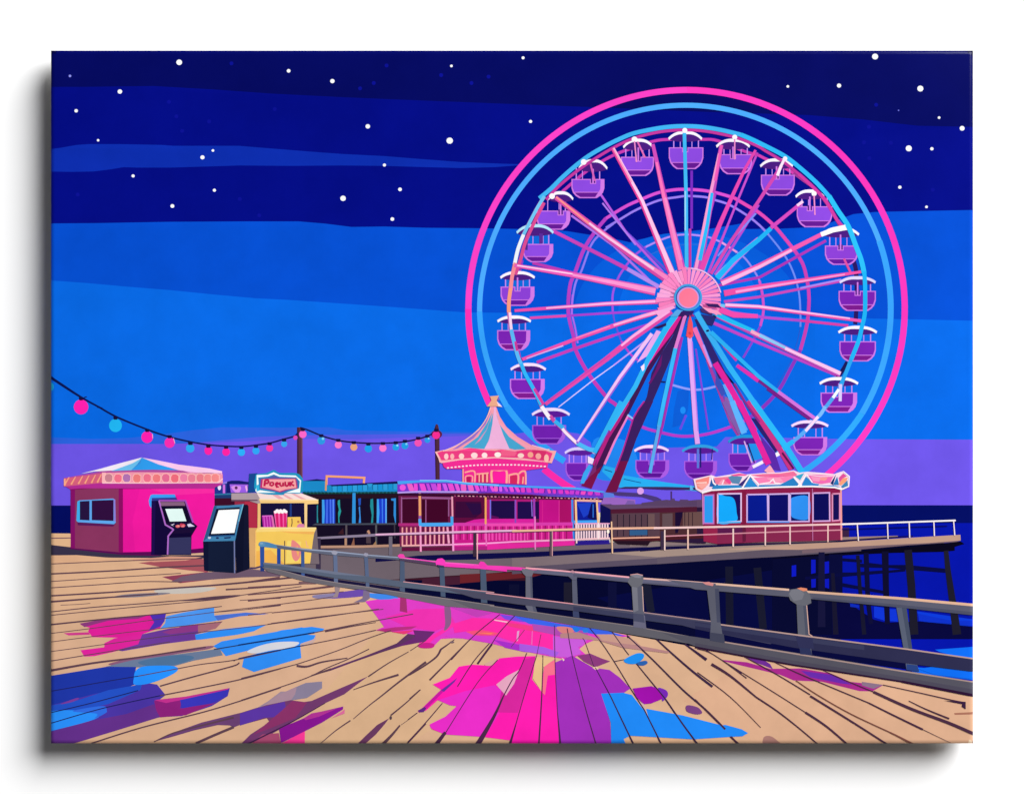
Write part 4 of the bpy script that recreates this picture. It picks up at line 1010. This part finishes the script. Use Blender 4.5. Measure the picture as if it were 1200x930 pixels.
TA(600, 540); fpost('#5a4454', 2.8, '303 545 303 735'); line('#d8a0a0', 1.0, '314 545 314 738'); fpost('#f2c49c', 1.5, '775 470 782 718'); ell('#fdf0e0', 748, 548, 1.6, 2.4)
fpost('#3a2a44', 4.4, '1172 545 1172 690'); line('#d8a8a8', 1.4, '1190 550 1190 695')
T(770, 540, 5.0)
for c, w, s in (('#f0d0c8',1.6,'45 402 45 522'),('#f4c8b8',1.7,'181 398 181 517'),('#f4d4cc',1.7,'446 394 446 502'),('#f0ccc8',1.6,'634 380 634 494'),('#f0ccc8',1.6,'779 376 779 488'),('#f4c8c0',1.5,'1001 374 1001 474')): fpost(c, w, s)
T(940, 580, 5.705)
for s in ('368 192 376 305','570 182 574 292','715 178 719 284','880 174 884 272','1012 168 1020 268'): fpost('#f4e4e8', 1.3, s)
# ================================================================ LEFT KIOSK
KIOSK = figure('kiosk', CANVAS, 'magenta kiosk with a blue, white and pink hipped roof')
TA(50, 520)
figure('wall', KIOSK)
poly('#5a0a52', '215 800 620 835 840 828 1336 800 1336 840 1000 862 850 870 620 862 400 838 215 818')
poly('#89345f', '218 340 625 320 625 845 218 808'); poly('#850f66', '218 340 252 338 252 812 218 808'); poly('#8a0c62', '592 325 626 322 626 845 592 840')
poly('#f0189e', '625 335 1338 335 1338 800 1000 835 626 842'); poly('#e8169b', '626 335 760 335 700 600 720 838 626 842'); poly('#f72aa2','840 350 1338 345 1338 380 1000 400')
poly('#8a0a5e', '215 330 620 320 1340 325 1340 345 625 350 400 345 215 358')
figure('window', KIOSK, 'light blue framed window with two dark panes')
poly('#5a1858', '268 600 570 615 550 642 275 632')
poly('#5fa8f0', '270 448 285 438 550 424 566 432 570 610 556 624 275 608 263 598'); poly('#3fb0f0', '270 448 290 440 290 600 264 600'); poly('#8a80d8','552 425 566 432 570 605 555 600')
poly('#26123f', '290 446 365 442 365 594 290 590'); poly('#300c3e', '383 440 552 434 552 598 383 592')
figure('valance', KIOSK, 'salmon scalloped valance')
poly('#b52c92', '163 320 465 298 1402 300 1395 318 1345 335 1336 348 625 345 300 345 215 352')
poly('#b24a9c', '165 265 470 210 700 198 1060 198 1395 212 1404 240 1404 310 465 302 165 332')
poly('#d65f7c', '165 270 462 228 462 302 167 330')
for x in (195, 245, 300, 350, 400, 445): line('#f8a480', 2.0, [(x-24+(x-195)*.02, 318-(x-195)*.07), (x+12, 258-(x-195)*.09)], 1.0)
line('#fba888', 2.0, '172 270 172 325')
poly('#f398ae', '462 225 700 218 1060 222 1400 232 1404 304 465 302'); poly('#fbb4b8', '462 222 492 222 492 304 462 304')
for k, (x, c) in enumerate(((515,'#c88090'),(588,'#f2708a'),(655,'#b070b0'),(735,'#ef7c7c'),(815,'#ee708c'),(888,'#f07a80'),(960,'#e66a94'),(1030,'#ee6a7c'),(1100,'#f080a8'),(1162,'#ee8098'),(1228,'#ef7c8c'),(1288,'#f4888c'),(1345,'#f4888a'))):
    y = 266+(.5 if k % 2 else -2)
    poly('#fdc0b8', [(x-35, y-14), (x-22, y-34), (x+8, y-38), (x+33, y-22), (x+33, y+24), (x+14, y+38), (x-20, y+36), (x-35, y+16)])
    poly(c, [(x-30, y-12), (x-18, y-30), (x+8, y-32), (x+28, y-18), (x+27, y+20), (x+12, y+32), (x-16, y+31), (x-30, y+13)])
line('#fdc8d0', 1.2, '465 303 900 304 1370 300 1402 270')
figure('roof', KIOSK, 'hipped roof with white, blue and pale pink faces')
poly('#f3eaf6', '295 232 440 195 600 150 775 104 720 150 590 200 545 206 400 214')
poly('#6cc2f0', '535 210 700 150 775 108 740 160 690 204'); poly('#2f9ef0', '690 204 735 160 775 106 900 158 1060 204 860 200'); poly('#3a8ad8', '690 204 740 155 775 108 760 150')
poly('#fbcbee', '775 106 900 128 1060 160 1300 190 1398 212 1396 230 1200 222 1130 215 1060 204 900 158'); poly('#f4a8d8', '1060 200 1200 222 1396 228 1400 250 1380 225 1150 225')
# ================================================================ ARCADE MACHINES
ARC1 = figure('arcade_machine', CANVAS, 'purple trimmed arcade machine against the magenta kiosk')
poly('#3a9cf0', '840 398 855 392 1030 392 1036 418 850 422 846 500 832 480 826 440'); poly('#2f3a90', '850 420 1036 416 1055 445 850 445'); poly('#6a2a78','1030 395 1055 440 1045 445')
figure('cabinet', ARC1)
poly('#120638', '848 442 908 440 955 630 1020 665 975 720 972 866 845 862'); poly('#1c0a4a','850 442 880 441 870 860 847 862')
poly('#1a0a34', '905 440 1112 440 1172 612 1205 640 1160 715 1157 864 970 866 975 720 1020 665 955 630')
poly('#34345e', '985 728 1156 722 1156 858 972 860 975 740'); poly('#0e0430','975 700 1160 690 1157 724 985 730')
poly('#86607e', '912 450 1102 450 1112 482 925 482')
line('#a24cb4', 2.0, '905 440 1112 441 1172 612'); line('#b06ac8', 1.8, '906 440 956 628 1020 664 978 716 973 860')
poly('#150a38', '995 630 1020 612 1175 612 1207 640 1150 665 1030 672')
figure('screen', ARC1, 'pale lit screen'); poly('#0c0626', '920 482 1112 480 1145 605 965 612'); poly('#e6fdf8', '955 505 1088 503 1120 600 990 603')
figure('controls', ARC1, 'red and white buttons'); poly('#e8e0f4', '998 628 1030 618 1012 632 1022 640'); poly('#dcd4f0', '1125 625 1150 618 1185 640 1135 645')
ell('#e86a70', 1052, 640, 2.6, 1.7); ell('#f09a90', 1058, 636, 1.4, 1.0); ell('#d84a5c', 1090, 634, 3.2, 2.2); ell('#ee8088', 1092, 638, 2.0, 1.3); ell('#c83a58', 1080, 626, 1.8, 1.3)
# popcorn stand
CART = figure('popcorn_stand', CANVAS, 'yellow popcorn stand with a lobed sign and tubs on its counter')
TA(290, 540)
figure('cabinet', CART, 'yellow counter and dark opening')
poly('#b42d48', '-100 290 82 300 82 520 -20 520 -100 500'); poly('#962844','-100 300 -20 305 -20 520 -100 520')
poly('#14103a', '98 325 450 325 450 525 98 525'); poly('#1f3a80', '330 330 345 330 345 430 330 430'); poly('#120c30','465 335 540 330 540 480 465 520')
poly('#d8a66a', '8 520 78 520 65 545 58 832 8 830'); poly('#c08a5a','8 520 14 520 14 830 8 830')
poly('#75666e', '485 560 540 525 560 800 490 800')
poly('#f7cb5e', '60 545 78 520 538 520 520 560 510 620 488 795 290 802 62 832'); poly('#fbd87e', '78 522 535 522 525 548 300 545 65 552'); poly('#f4b45c', '250 545 400 550 520 548 515 570 330 560'); poly('#f2b452','62 700 180 690 288 800 62 832'); poly('#fbdc70','310 620 420 625 400 780 300 795')
line('#3a2240', 1.0, '290 620 290 802'); line('#f8c070', 1.4, '64 545 64 830'); line('#4a3a60', 2, '20 832 60 832 120 815')
figure('emblem', CART, 'pink leaf shaped emblem'); poly('#ee8a86', '345 618 392 640 418 682 405 755 372 778 345 730', True); poly('#f7b464', '385 655 405 690 395 745 380 700'); line('#f4b090', 1.0, '455 620 465 665 480 665')
figure('post', CART); poly('#f4c27c', '80 305 102 305 102 522 78 522')
figure('post', CART); poly('#f6d090', '443 328 466 328 464 522 445 522')
figure('popcorn_tub', CART, 'purple striped popcorn tub'); poly('#b0229c', '112 428 195 424 214 516 122 516'); 
for x in (128, 150, 172): line('#d85ac8', 1.2, [(x, 432), (x+8, 514)])
poly('#e070b0', '185 430 200 430 214 515 198 515'); line('#e06ad0', 1.4, '115 428 195 425')
figure('popcorn_tub', CART, 'pink and crimson striped popcorn tub'); poly('#f25ca6', '204 388 312 392 303 518 222 518')
for x, w in ((228, 2.6), (262, 3.0), (293, 2.4)): line('#d81a6c', w, [(x, 396), (x+4-(x-262)*.12, 516)])
figure('popcorn', CART, 'white popcorn heaped on the tub')
for x, y, r in ((218,396,1.8),(232,388,2.2),(246,396,2.0),(258,387,2.0),(272,395,2.0),(286,387,2.2),(300,394,1.8)): ell('#fdf4f4', x, y, r)
figure('snack_box', CART, 'yellow snack boxes'); poly('#f3c65a', '312 436 412 434 416 470 440 515 312 518'); line('#5a3a3a', 1.0, '346 445 348 480 342 510'); ell('#c07a4a', 396, 472, 1.4)
poly('#dc80a8', '388 500 405 486 440 490 446 516 385 516')
poly('#fbdf9a','98 514 535 516 535 526 90 526')
figure('awning', CART, 'cream and pink striped awning')
poly('#ad989f', '-125 250 70 248 125 300 118 325 78 330 0 306 -125 310'); poly('#6a4a60','-125 300 80 300 80 310 -125 312')
poly('#f8dcd8', '72 248 405 245 550 300 550 312 105 305'); 
for s in ('170 248 215 248 300 303 255 303','245 248 272 248 372 303 340 303','330 247 352 247 470 302 430 302'): poly('#eeaab0', s)
poly('#f7cd84', '88 296 552 300 552 332 467 336 440 326 102 328'); poly('#fbe0b0','88 294 552 298 552 306 100 304')
figure('sign', CART, 'lobed white and teal popcorn sign with red lettering')
poly('#16488e', '14 98 78 94 72 240 20 245 4 250')
poly('#1d96c0', '62 120 85 100 150 92 205 70 255 92 380 94 425 128 432 160 420 248 300 250 262 264 70 240', True)
poly('#f2fefe', '72 108 158 106 204 86 252 108 375 112 418 150 414 200 410 246 75 246 62 232 72 190')
poly('#38b8dc','66 190 90 180 96 228 72 236'); poly('#2a86b8', '84 128 160 120 206 104 250 122 380 126 408 158 402 212 320 238 268 258 205 242 92 224')
poly('#5a5aa8', '95 138 165 130 208 112 246 128 376 132 396 162 392 206 315 226 264 248 208 232 98 212')
poly('#c02a70', '108 138 378 134 390 212 300 226 252 242 198 226 100 208'); poly('#f8a4a6', '120 142 372 140 382 208 298 220 252 235 202 220 114 202')
LET = '#c01c4e'
lines(LET, [(2.6, '138 148 132 196')]); line(LET, 2.2, '136 150 160 148 166 160 158 172 136 174')
line(LET, 2.0, '188 164 176 172 176 186 190 192 202 184 202 170 188 164'); line(LET, 1.8, '240 168 226 168 218 178 222 192 236 194'); line(LET, 1.6, '222 204 246 200')
line(LET, 1.8, '222 182 242 178 240 168'); line(LET, 2.0, '254 164 254 186 264 194 276 190 278 166'); line(LET, 1.8,'278 166 282 196')
line(LET, 2.2, '294 164 296 188 308 194 320 186 320 162'); line(LET, 2.2, '332 160 334 196'); line(LET, 2.0, '358 156 336 176 364 192'); line(LET,1.4,'300 164 288 164')
ARC2 = figure('arcade_machine', CANVAS, 'slanted black and teal machine with a big blank white screen')
TA(160, 540)
figure('cabinet', ARC2)
poly('#0c1029', '832 340 862 338 872 350 882 838 775 874 768 620 800 480'); poly('#10142e','840 345 872 350 880 838 830 855')
poly('#111b36', '518 622 770 618 772 872 560 858 528 852'); poly('#0c1230','518 622 560 622 560 858 526 850'); line('#7079a6', 1.5, '762 620 764 872')
poly('#4080ac', '603 348 720 345 836 334 800 470 768 620 518 626 560 490'); poly('#2a5a88', '603 348 625 350 575 580 520 624'); poly('#6ab4d0','800 470 836 334 826 336 790 470')
figure('screen', ARC2, 'blank white screen'); poly('#0d1230', '622 370 806 358 766 574 562 582'); poly('#fdfefe', '640 382 802 374 762 558 580 566')
figure('controls', ARC2); ell('#c8d0e8', 568, 594, 1.8); ell('#1c2a60', 630, 598, 1.8, 1.2); poly('#1c2c60', '680 592 738 588 730 600 685 604'); line('#24548a',1.4,'560 585 768 578')
# ================================================================ NEAR RAILING
RAIL = figure('railing', CANVAS, 'grey boardwalk railing with rounded post caps, its top rail pink in the middle')
TC(300, 620)
poly('#171238', '60 195 130 200 400 250 750 300 960 330 1196 365 1196 400 900 345 560 300 300 262 60 212')
poly('#04062f', '750 292 1196 318 1196 400 900 350 740 305')
TC(560, 640)
poly('#04062f', '-40 265 400 320 800 370 1196 420 1196 480 800 410 400 345 -40 290')
T(820, 640, 3.6333)
poly('#05073a', '-20 350 400 425 880 492 880 520 400 455 -20 392')
poly('#0d6cf0', '1000 510 1170 530 1170 565 1000 545 930 520') 
figure('post', RAIL, 'blue end post of the railing')
TC(300, 620)
poly('#2c4f9c', '20 85 42 85 42 205 22 208'); poly('#20387c', '22 185 42 185 42 210 24 210'); 
for c, s in (('#27489a','106 92 124 94 124 215 106 210'),('#3f5a94','226 105 243 108 245 240 228 236'),('#5f6c8c','388 122 408 124 412 268 392 264'),('#566484','543 132 562 134 570 290 552 286'),('#4c5a74','724 150 746 152 748 315 722 308'),('#47566f','920 170 945 172 952 340 928 335'),('#4a5870','1126 185 1154 188 1162 370 1130 366')):
    figure('post', RAIL); poly(c, s)
TC(560, 640)
figure('post', RAIL); poly('#686878', '240 125 272 125 276 260 285 300 298 330 255 325 240 300'); poly('#54566a', '262 130 272 130 276 260 298 330 280 328 266 260')
figure('post', RAIL); poly('#5a5c70', '472 150 496 150 502 290 510 358 478 352 476 290'); poly('#3d4568', '478 315 506 318 510 358 478 352')
T(820, 640, 3.6333)
figure('post', RAIL); poly('#5a5b6e', '30 180 66 182 74 325 92 405 44 402 50 330'); poly('#3a3c58', '46 365 86 370 94 405 42 400')
figure('post', RAIL); poly('#565d70', '836 255 880 260 905 440 935 532 880 525 870 450'); poly('#444c60', '860 260 880 260 905 440 890 440'); poly('#28407c', '880 500 925 505 935 532 880 525')
figure('kerb', RAIL)
TC(300, 620)
poly('#6b666e', '30 188 130 205 260 238 400 265 560 288 700 310 950 345 1196 380 1196 406 960 386 700 335 560 305 400 287 250 262 60 212')
line('#8f8284', .9, '45 192 130 206 260 239 400 266 560 289 700 311 950 346 1196 381', None, True)
TC(560, 640)
poly('#5f5d66', '-140 265 -20 284 400 345 760 395 1196 475 1196 508 860 456 400 382 -20 312'); line('#84787a', 1.0, '60 297 400 346 760 396 1196 476')
T(820, 640, 3.6333)
poly('#54525e', '-160 366 -20 384 400 450 860 525 1180 576 1180 632 860 572 400 502 -20 424'); line('#a78d86', 1.6, '68 400 400 455 860 530 1180 578'); poly('#4c4858', '-20 410 400 485 860 555 1180 610 1180 632 860 572 400 502 -20 424')
line('#2c1232', 1.8, '-20 428 400 504 860 574'); line('#2c1232', 2.6, '860 574 1180 636', 3.4)
figure('middle_rail', RAIL)
TC(300, 620)
poly('#566074', '35 165 130 174 400 212 740 262 930 285 1196 316 1196 345 930 312 740 291 400 244 130 202 40 192'); poly('#6b7288', '35 165 130 174 400 212 560 235 400 226 130 184 40 174')
line('#d89aa0', .9, '740 262 930 285 1196 316')
TC(560, 640)
poly('#4c4b60', '-170 210 -20 226 200 252 480 288 800 325 1196 377 1196 418 800 366 480 322 200 290 -20 258'); line('#e09aa4', 1.2, '40 233 200 253 480 288'); line('#ad8d90', 1.1, '480 289 800 326 1196 378')
poly('#3a3c58','480 300 800 340 1196 392 1196 418 800 366 480 322')
T(820, 640, 3.6333)
poly('#3b3b57', '-260 285 -20 316 400 374 300 415 -20 350'); poly('#2c2c4c', '-20 320 400 373 880 435 1180 478 1180 534 880 497 400 430 -20 350'); line('#b4958e', 1.7, '68 329 400 374 880 436 1180 479'); poly('#383a58', '-20 322 400 380 700 420 700 440 400 400 -20 338')
figure('top_rail', RAIL, 'top rail, pink towards the middle')
TC(300, 620)
poly('#5f6478', '20 62 100 76 240 95 400 108 560 125 720 138 720 153 560 142 390 130 230 110 40 88 12 80')
poly('#9aa4bc', '60 70 240 96 400 109 560 126 720 138 720 143 560 131 400 115 240 102'); poly('#4f86b4', '14 74 30 60 60 64 100 76 110 96 40 88')
poly('#54415c', '720 140 930 168 930 185 720 155'); line('#e8aad0', 1.4, '720 141 820 152 910 163'); line('#f238b4', 1.2, '740 141 910 164')
poly('#f038b2', '900 158 930 165 1130 176 1260 192 1260 212 1130 198 940 186 905 178'); poly('#fb5ac0','930 162 1130 176 1260 191 1260 197 1130 183 930 168')
TC(560, 640)
poly('#f43cb4', '-20 92 120 97 240 106 240 120 100 114 -20 108'); poly('#63627a', '220 112 240 106 480 125 760 152 1196 185 1196 218 760 180 480 152 240 130 225 122')
poly('#e05aa0', '222 108 260 106 300 118 240 118'); line('#f0a8b4', 1.8, '240 107 480 127 760 154', 1.8); line('#dcb0a8', 2.0, '830 160 1000 172 1196 187'); poly('#55556c', '480 138 760 165 760 180 480 152'); poly('#56566c','830 178 1196 205 1196 218 830 186')
T(820, 640, 3.6333)
poly('#5b5b6c', '-140 141 -20 151 380 182 860 220 1180 250 1180 294 860 260 380 214 -20 182'); line('#e0b8a2', 2.4, '68 159 380 184'); line('#deb296', 2.6, '455 192 860 221 1180 250', 3.2); poly('#4c4e62', '480 215 860 248 1180 280 1180 294 860 260 480 224'); 
figure('post_cap', RAIL, 'blue grey rounded end cap')
TC(300, 620); ell('#5a90b8', 30, 74, 4.0, 3.2); ell('#7fa8c8', 28, 70, 2.0, 1.2)
figure('post_cap', RAIL); poly('#9a9aac', '378 112 388 105 405 108 410 120 400 128 384 124')
figure('post_cap', RAIL); poly('#9a98ac', '538 125 548 117 562 120 566 130 556 136 542 132')
figure('post_cap', RAIL, 'pink post cap'); poly('#f544b0', '710 132 722 123 740 124 748 136 742 145 720 143')
figure('post_cap', RAIL, 'large pink post cap'); poly('#f53cb8', '902 160 912 147 935 144 950 156 950 172 930 182 906 178'); poly('#3a3a58', '908 176 945 182 945 190 915 188')
figure('post_cap', RAIL, 'pink post cap'); poly('#f038b0', '1118 172 1128 160 1145 163 1160 178 1155 192 1124 188')
TC(560, 640)
figure('post_cap', RAIL, 'flared grey post top'); poly('#72707e', '218 118 240 110 285 120 275 140 270 150 242 150 226 134')
figure('post_cap', RAIL); poly('#c08a98', '460 124 476 118 490 128 478 134'); poly('#5f5f74', '455 150 500 150 495 168 476 168')
figure('post', RAIL, 'thick post with a round knob'); poly('#5b5c6c', '772 195 826 195 832 320 842 408 782 402 780 330'); poly('#747480', '772 195 800 195 806 320 782 330'); poly('#66647a', '785 340 838 345 846 412 780 404'); line('#c8a49c', 1.0, '826 200 832 325')
poly('#484a62', '780 335 832 340 838 382 782 374')
figure('post_cap', RAIL, 'round grey knob'); poly('#66666f', '752 178 768 145 800 138 828 145 832 160 825 190 800 206 770 200'); poly('#7d7c88', '768 145 800 138 828 146 815 158 790 156'); line('#d8a0a0', .8, '765 142 800 137 828 144')
figure('post', RAIL); poly('#5c5d6c', '1150 212 1210 212 1218 380 1235 480 1165 470 1170 380'); poly('#424458', '1165 430 1235 440 1240 484 1165 472'); poly('#474a60','1190 212 1210 212 1218 380 1200 380')
T(820, 640, 3.6333)
figure('post_cap', RAIL, 'flat pinkish cap'); poly('#d48a88', '10 152 40 150 60 160 55 168 25 162'); 
figure('post', RAIL, 'thick post with a faceted knob'); poly('#5d5f6c', '412 245 455 245 466 375 478 462 428 458 418 380'); poly('#4c5062', '440 245 456 245 466 375 450 378'); poly('#2c3258', '424 425 470 432 478 462 428 458'); line('#d8aca0', 1.0, '455 250 465 372 480 382')
poly('#2f3054', '408 380 480 388 486 436 420 428'); line('#b4958e', 1.7, '400 374 500 387')
figure('post_cap', RAIL, 'faceted grey knob with an orange top'); poly('#666771', '376 205 388 182 420 178 450 185 470 205 475 240 450 252 415 248 385 228'); poly('#767680', '380 200 392 184 425 182 445 200 435 225 400 232'); poly('#e08868', '414 178 430 174 456 178 458 188 440 190')
# ---- folds at the corners of the canvas
T()
figure('corner_fold', CANVAS, 'dark folded corner of the canvas'); poly('#020440', '50 50 66 50 66 63.5 62.5 62.5 60 64 50 64')
figure('corner_fold', CANVAS, 'dark folded corner of the canvas'); poly('#020440', '1134 50 1150 50 1150 65.5 1138.5 65.5 1137.5 62 1134 62.5')
figure('corner_fold', CANVAS, 'pale nick at the lower right corner of the canvas'); poly('#f3d8b8', '1135.5 866 1138.5 867 1141 874 1134 874')
LAMP_AT = (13.1, -14.0, 13.1); LAMP_W = 12900.0; LAMP_D = 18.4; FILL = 0.095
# ================================================================ CANVAS BODY, WALL, LIGHT, CAMERA
me = bpy.data.meshes.new('canvas_print')
bm = bmesh.new()
WRAP = []                      # the print runs on round the sides of the stretcher
LEFT = [(59.4,102,'#02075e'),(102,175,'#010a84'),(175,201,'#0a2cab'),(201,262,'#010a84'),(262,328,'#034fd1'),(328,515,'#0669e5'),(515,592,'#6d55e6'),(592,624,'#000a5f'),(624,720,'#dba985'),(720,790,'#d9a888'),(790,850,'#1e36a6'),(850,870.6,'#64308a')]
RIGHT = [(59.4,148,'#02075e'),(148,246,'#010a84'),(246,376,'#034fd1'),(376,515,'#0669e5'),(515,592,'#6d55e6'),(592,612,'#000a5f'),(612,708,'#0212a4'),(708,720,'#5b5b6c'),(720,772,'#0212a4'),(772,787,'#2c2c4c'),(787,800,'#0d6cf0'),(800,815,'#54525e'),(815,870.6,'#d8a484')]
BOT = [(59.6,90,'#64308a'),(90,335,'#dba985'),(335,358,'#fb3a98'),(358,600,'#dcb088'),(600,656,'#fc1cae'),(656,716,'#a02fb8'),(716,735,'#1f88f4'),(735,1140.4,'#d8a484')]
slots = {}
def side(col, pts):
    si = slots.setdefault(col, len(slots))
    f = bm.faces.new([bm.verts.new(p) for p in pts]); f.material_index = si
def W3(x, y, z): return ((x-600)/1000, -z, (465-y)/1000)
zf, zb = DEPTH-drop(L0, 465)/1000+0.0003, GAP
i = 0.0
for a, b, c in LEFT: side(c, [W3(L0+i,a,zf), W3(L0+i,a,zb), W3(L0+i,b,zb), W3(L0+i,b,zf)])
for a, b, c in RIGHT: side(c, [W3(R0-i,a,zf), W3(R0-i,b,zf), W3(R0-i,b,zb), W3(R0-i,a,zb)])
for a, b, c in BOT: side(c, [W3(a,B0-i,zf), W3(a,B0-i,zb), W3(b,B0-i,zb), W3(b,B0-i,zf)])
side('#02075e', [W3(L0,T0,zf), W3(R0,T0,zf), W3(R0,T0,zb), W3(L0,T0,zb)])
side('#e8e2d6', [W3(L0,T0,zb), W3(R0,T0,zb), W3(R0,B0,zb), W3(L0,B0,zb)])
# the cloth face under the ink, following the rounded edge
xs = [L0+d for d in (0, .25, .7, 1.4, 2.3, 3.5, 5)]; xs = xs+[600]+[R0-(x-L0) for x in reversed(xs)]
ys = [T0+d for d in (0, .25, .7, 1.4, 2.3, 3.5, 5)]; ys = ys+[465]+[B0-(y-T0) for y in reversed(ys)]
si = slots.setdefault('#e8e2d6', len(slots))
g = [[bm.verts.new(world(x, y, -0.00004)) for x in xs] for y in ys]
for r in range(len(ys)-1):
    for c in range(len(xs)-1):
        f = bm.faces.new((g[r][c], g[r+1][c], g[r+1][c+1], g[r][c+1])); f.material_index = si; f.smooth = True
bm.to_mesh(me); bm.free()
for c in slots: me.materials.append(ink(c))
root = bpy.data.objects.new('canvas_print', me); COL.objects.link(root)
root['label'] = 'stretched canvas print of a neon ferris wheel pier at night, hung on the white wall'
root['category'] = 'canvas print'
CANVAS.obj = root
for f in FIGS:
    if f is not CANVAS: build(f)

wm = bpy.data.materials.new('white_wall_paint'); wm.use_nodes = True
N = wm.node_tree.nodes; K = wm.node_tree.links; b = N['Principled BSDF']
b.inputs['Base Color'].default_value = (0.84, 0.84, 0.84, 1); b.inputs['Roughness'].default_value = 0.9
b.inputs['Specular IOR Level'].default_value = 0.1
tn = N.new('ShaderNodeTexNoise'); tn.inputs['Scale'].default_value = 260
bp = N.new('ShaderNodeBump'); bp.inputs['Strength'].default_value = 0.03; bp.inputs['Distance'].default_value = 0.0003
gn = N.new('ShaderNodeNewGeometry'); K.new(gn.outputs['Position'], tn.inputs['Vector'])
K.new(tn.outputs['Fac'], bp.inputs['Height']); K.new(bp.outputs['Normal'], b.inputs['Normal'])
# unseen rail, added to bridge the gap that shapes the shadow
me = bpy.data.meshes.new('added_rail'); bm = bmesh.new()
bmesh.ops.create_cube(bm, size=1.0)
for v in bm.verts: v.co = Vector((v.co.x*0.70, -(GAP+0.0005)/2+v.co.y*(GAP-0.0005), 0.20+v.co.z*0.04))
bm.to_mesh(me); bm.free(); me.materials.append(ink('#b89468'))
o = bpy.data.objects.new('added_rail', me); COL.objects.link(o); o.parent = root
me = bpy.data.meshes.new('wall')
me.from_pydata([(-4, 0, -3), (4, 0, -3), (4, 0, 3), (-4, 0, 3)], [], [(0, 1, 2, 3)])
me.materials.append(wm)
wall = bpy.data.objects.new('wall', me); COL.objects.link(wall); wall['kind'] = 'structure'

# one large soft studio lamp, up and to the right of the viewer
ld = bpy.data.lights.new('softbox', 'AREA'); ld.shape = 'DISK'; ld.size = LAMP_D; ld.energy = LAMP_W
lamp = bpy.data.objects.new('softbox', ld); COL.objects.link(lamp)
lamp.location = LAMP_AT
lamp.rotation_euler = (Vector((0, 0, 0))-Vector(LAMP_AT)).to_track_quat('-Z', 'Y').to_euler()

w = bpy.data.worlds.new('World'); SC.world = w; w.use_nodes = True
w.node_tree.nodes['Background'].inputs['Color'].default_value = (1, 1, 1, 1)
w.node_tree.nodes['Background'].inputs['Strength'].default_value = FILL

cam = bpy.data.cameras.new('camera'); co = bpy.data.objects.new('camera', cam); COL.objects.link(co)
DIST = 3.2
co.location = (0, -DEPTH-DIST, 0); co.rotation_euler = (math.radians(90), 0, 0)
cam.sensor_width = 36; cam.lens = 36*DIST/1.2; cam.clip_end = 100; cam.clip_start = 0.05
SC.camera = co
SC.view_settings.view_transform = 'Standard'; SC.view_settings.look = 'None'
SC.view_settings.exposure = 0; SC.view_settings.gamma = 1
SC.render.engine = 'CYCLES'
SC.cycles.max_bounces = 4
SC.cycles.use_denoising = True
SC.render.film_transparent = False
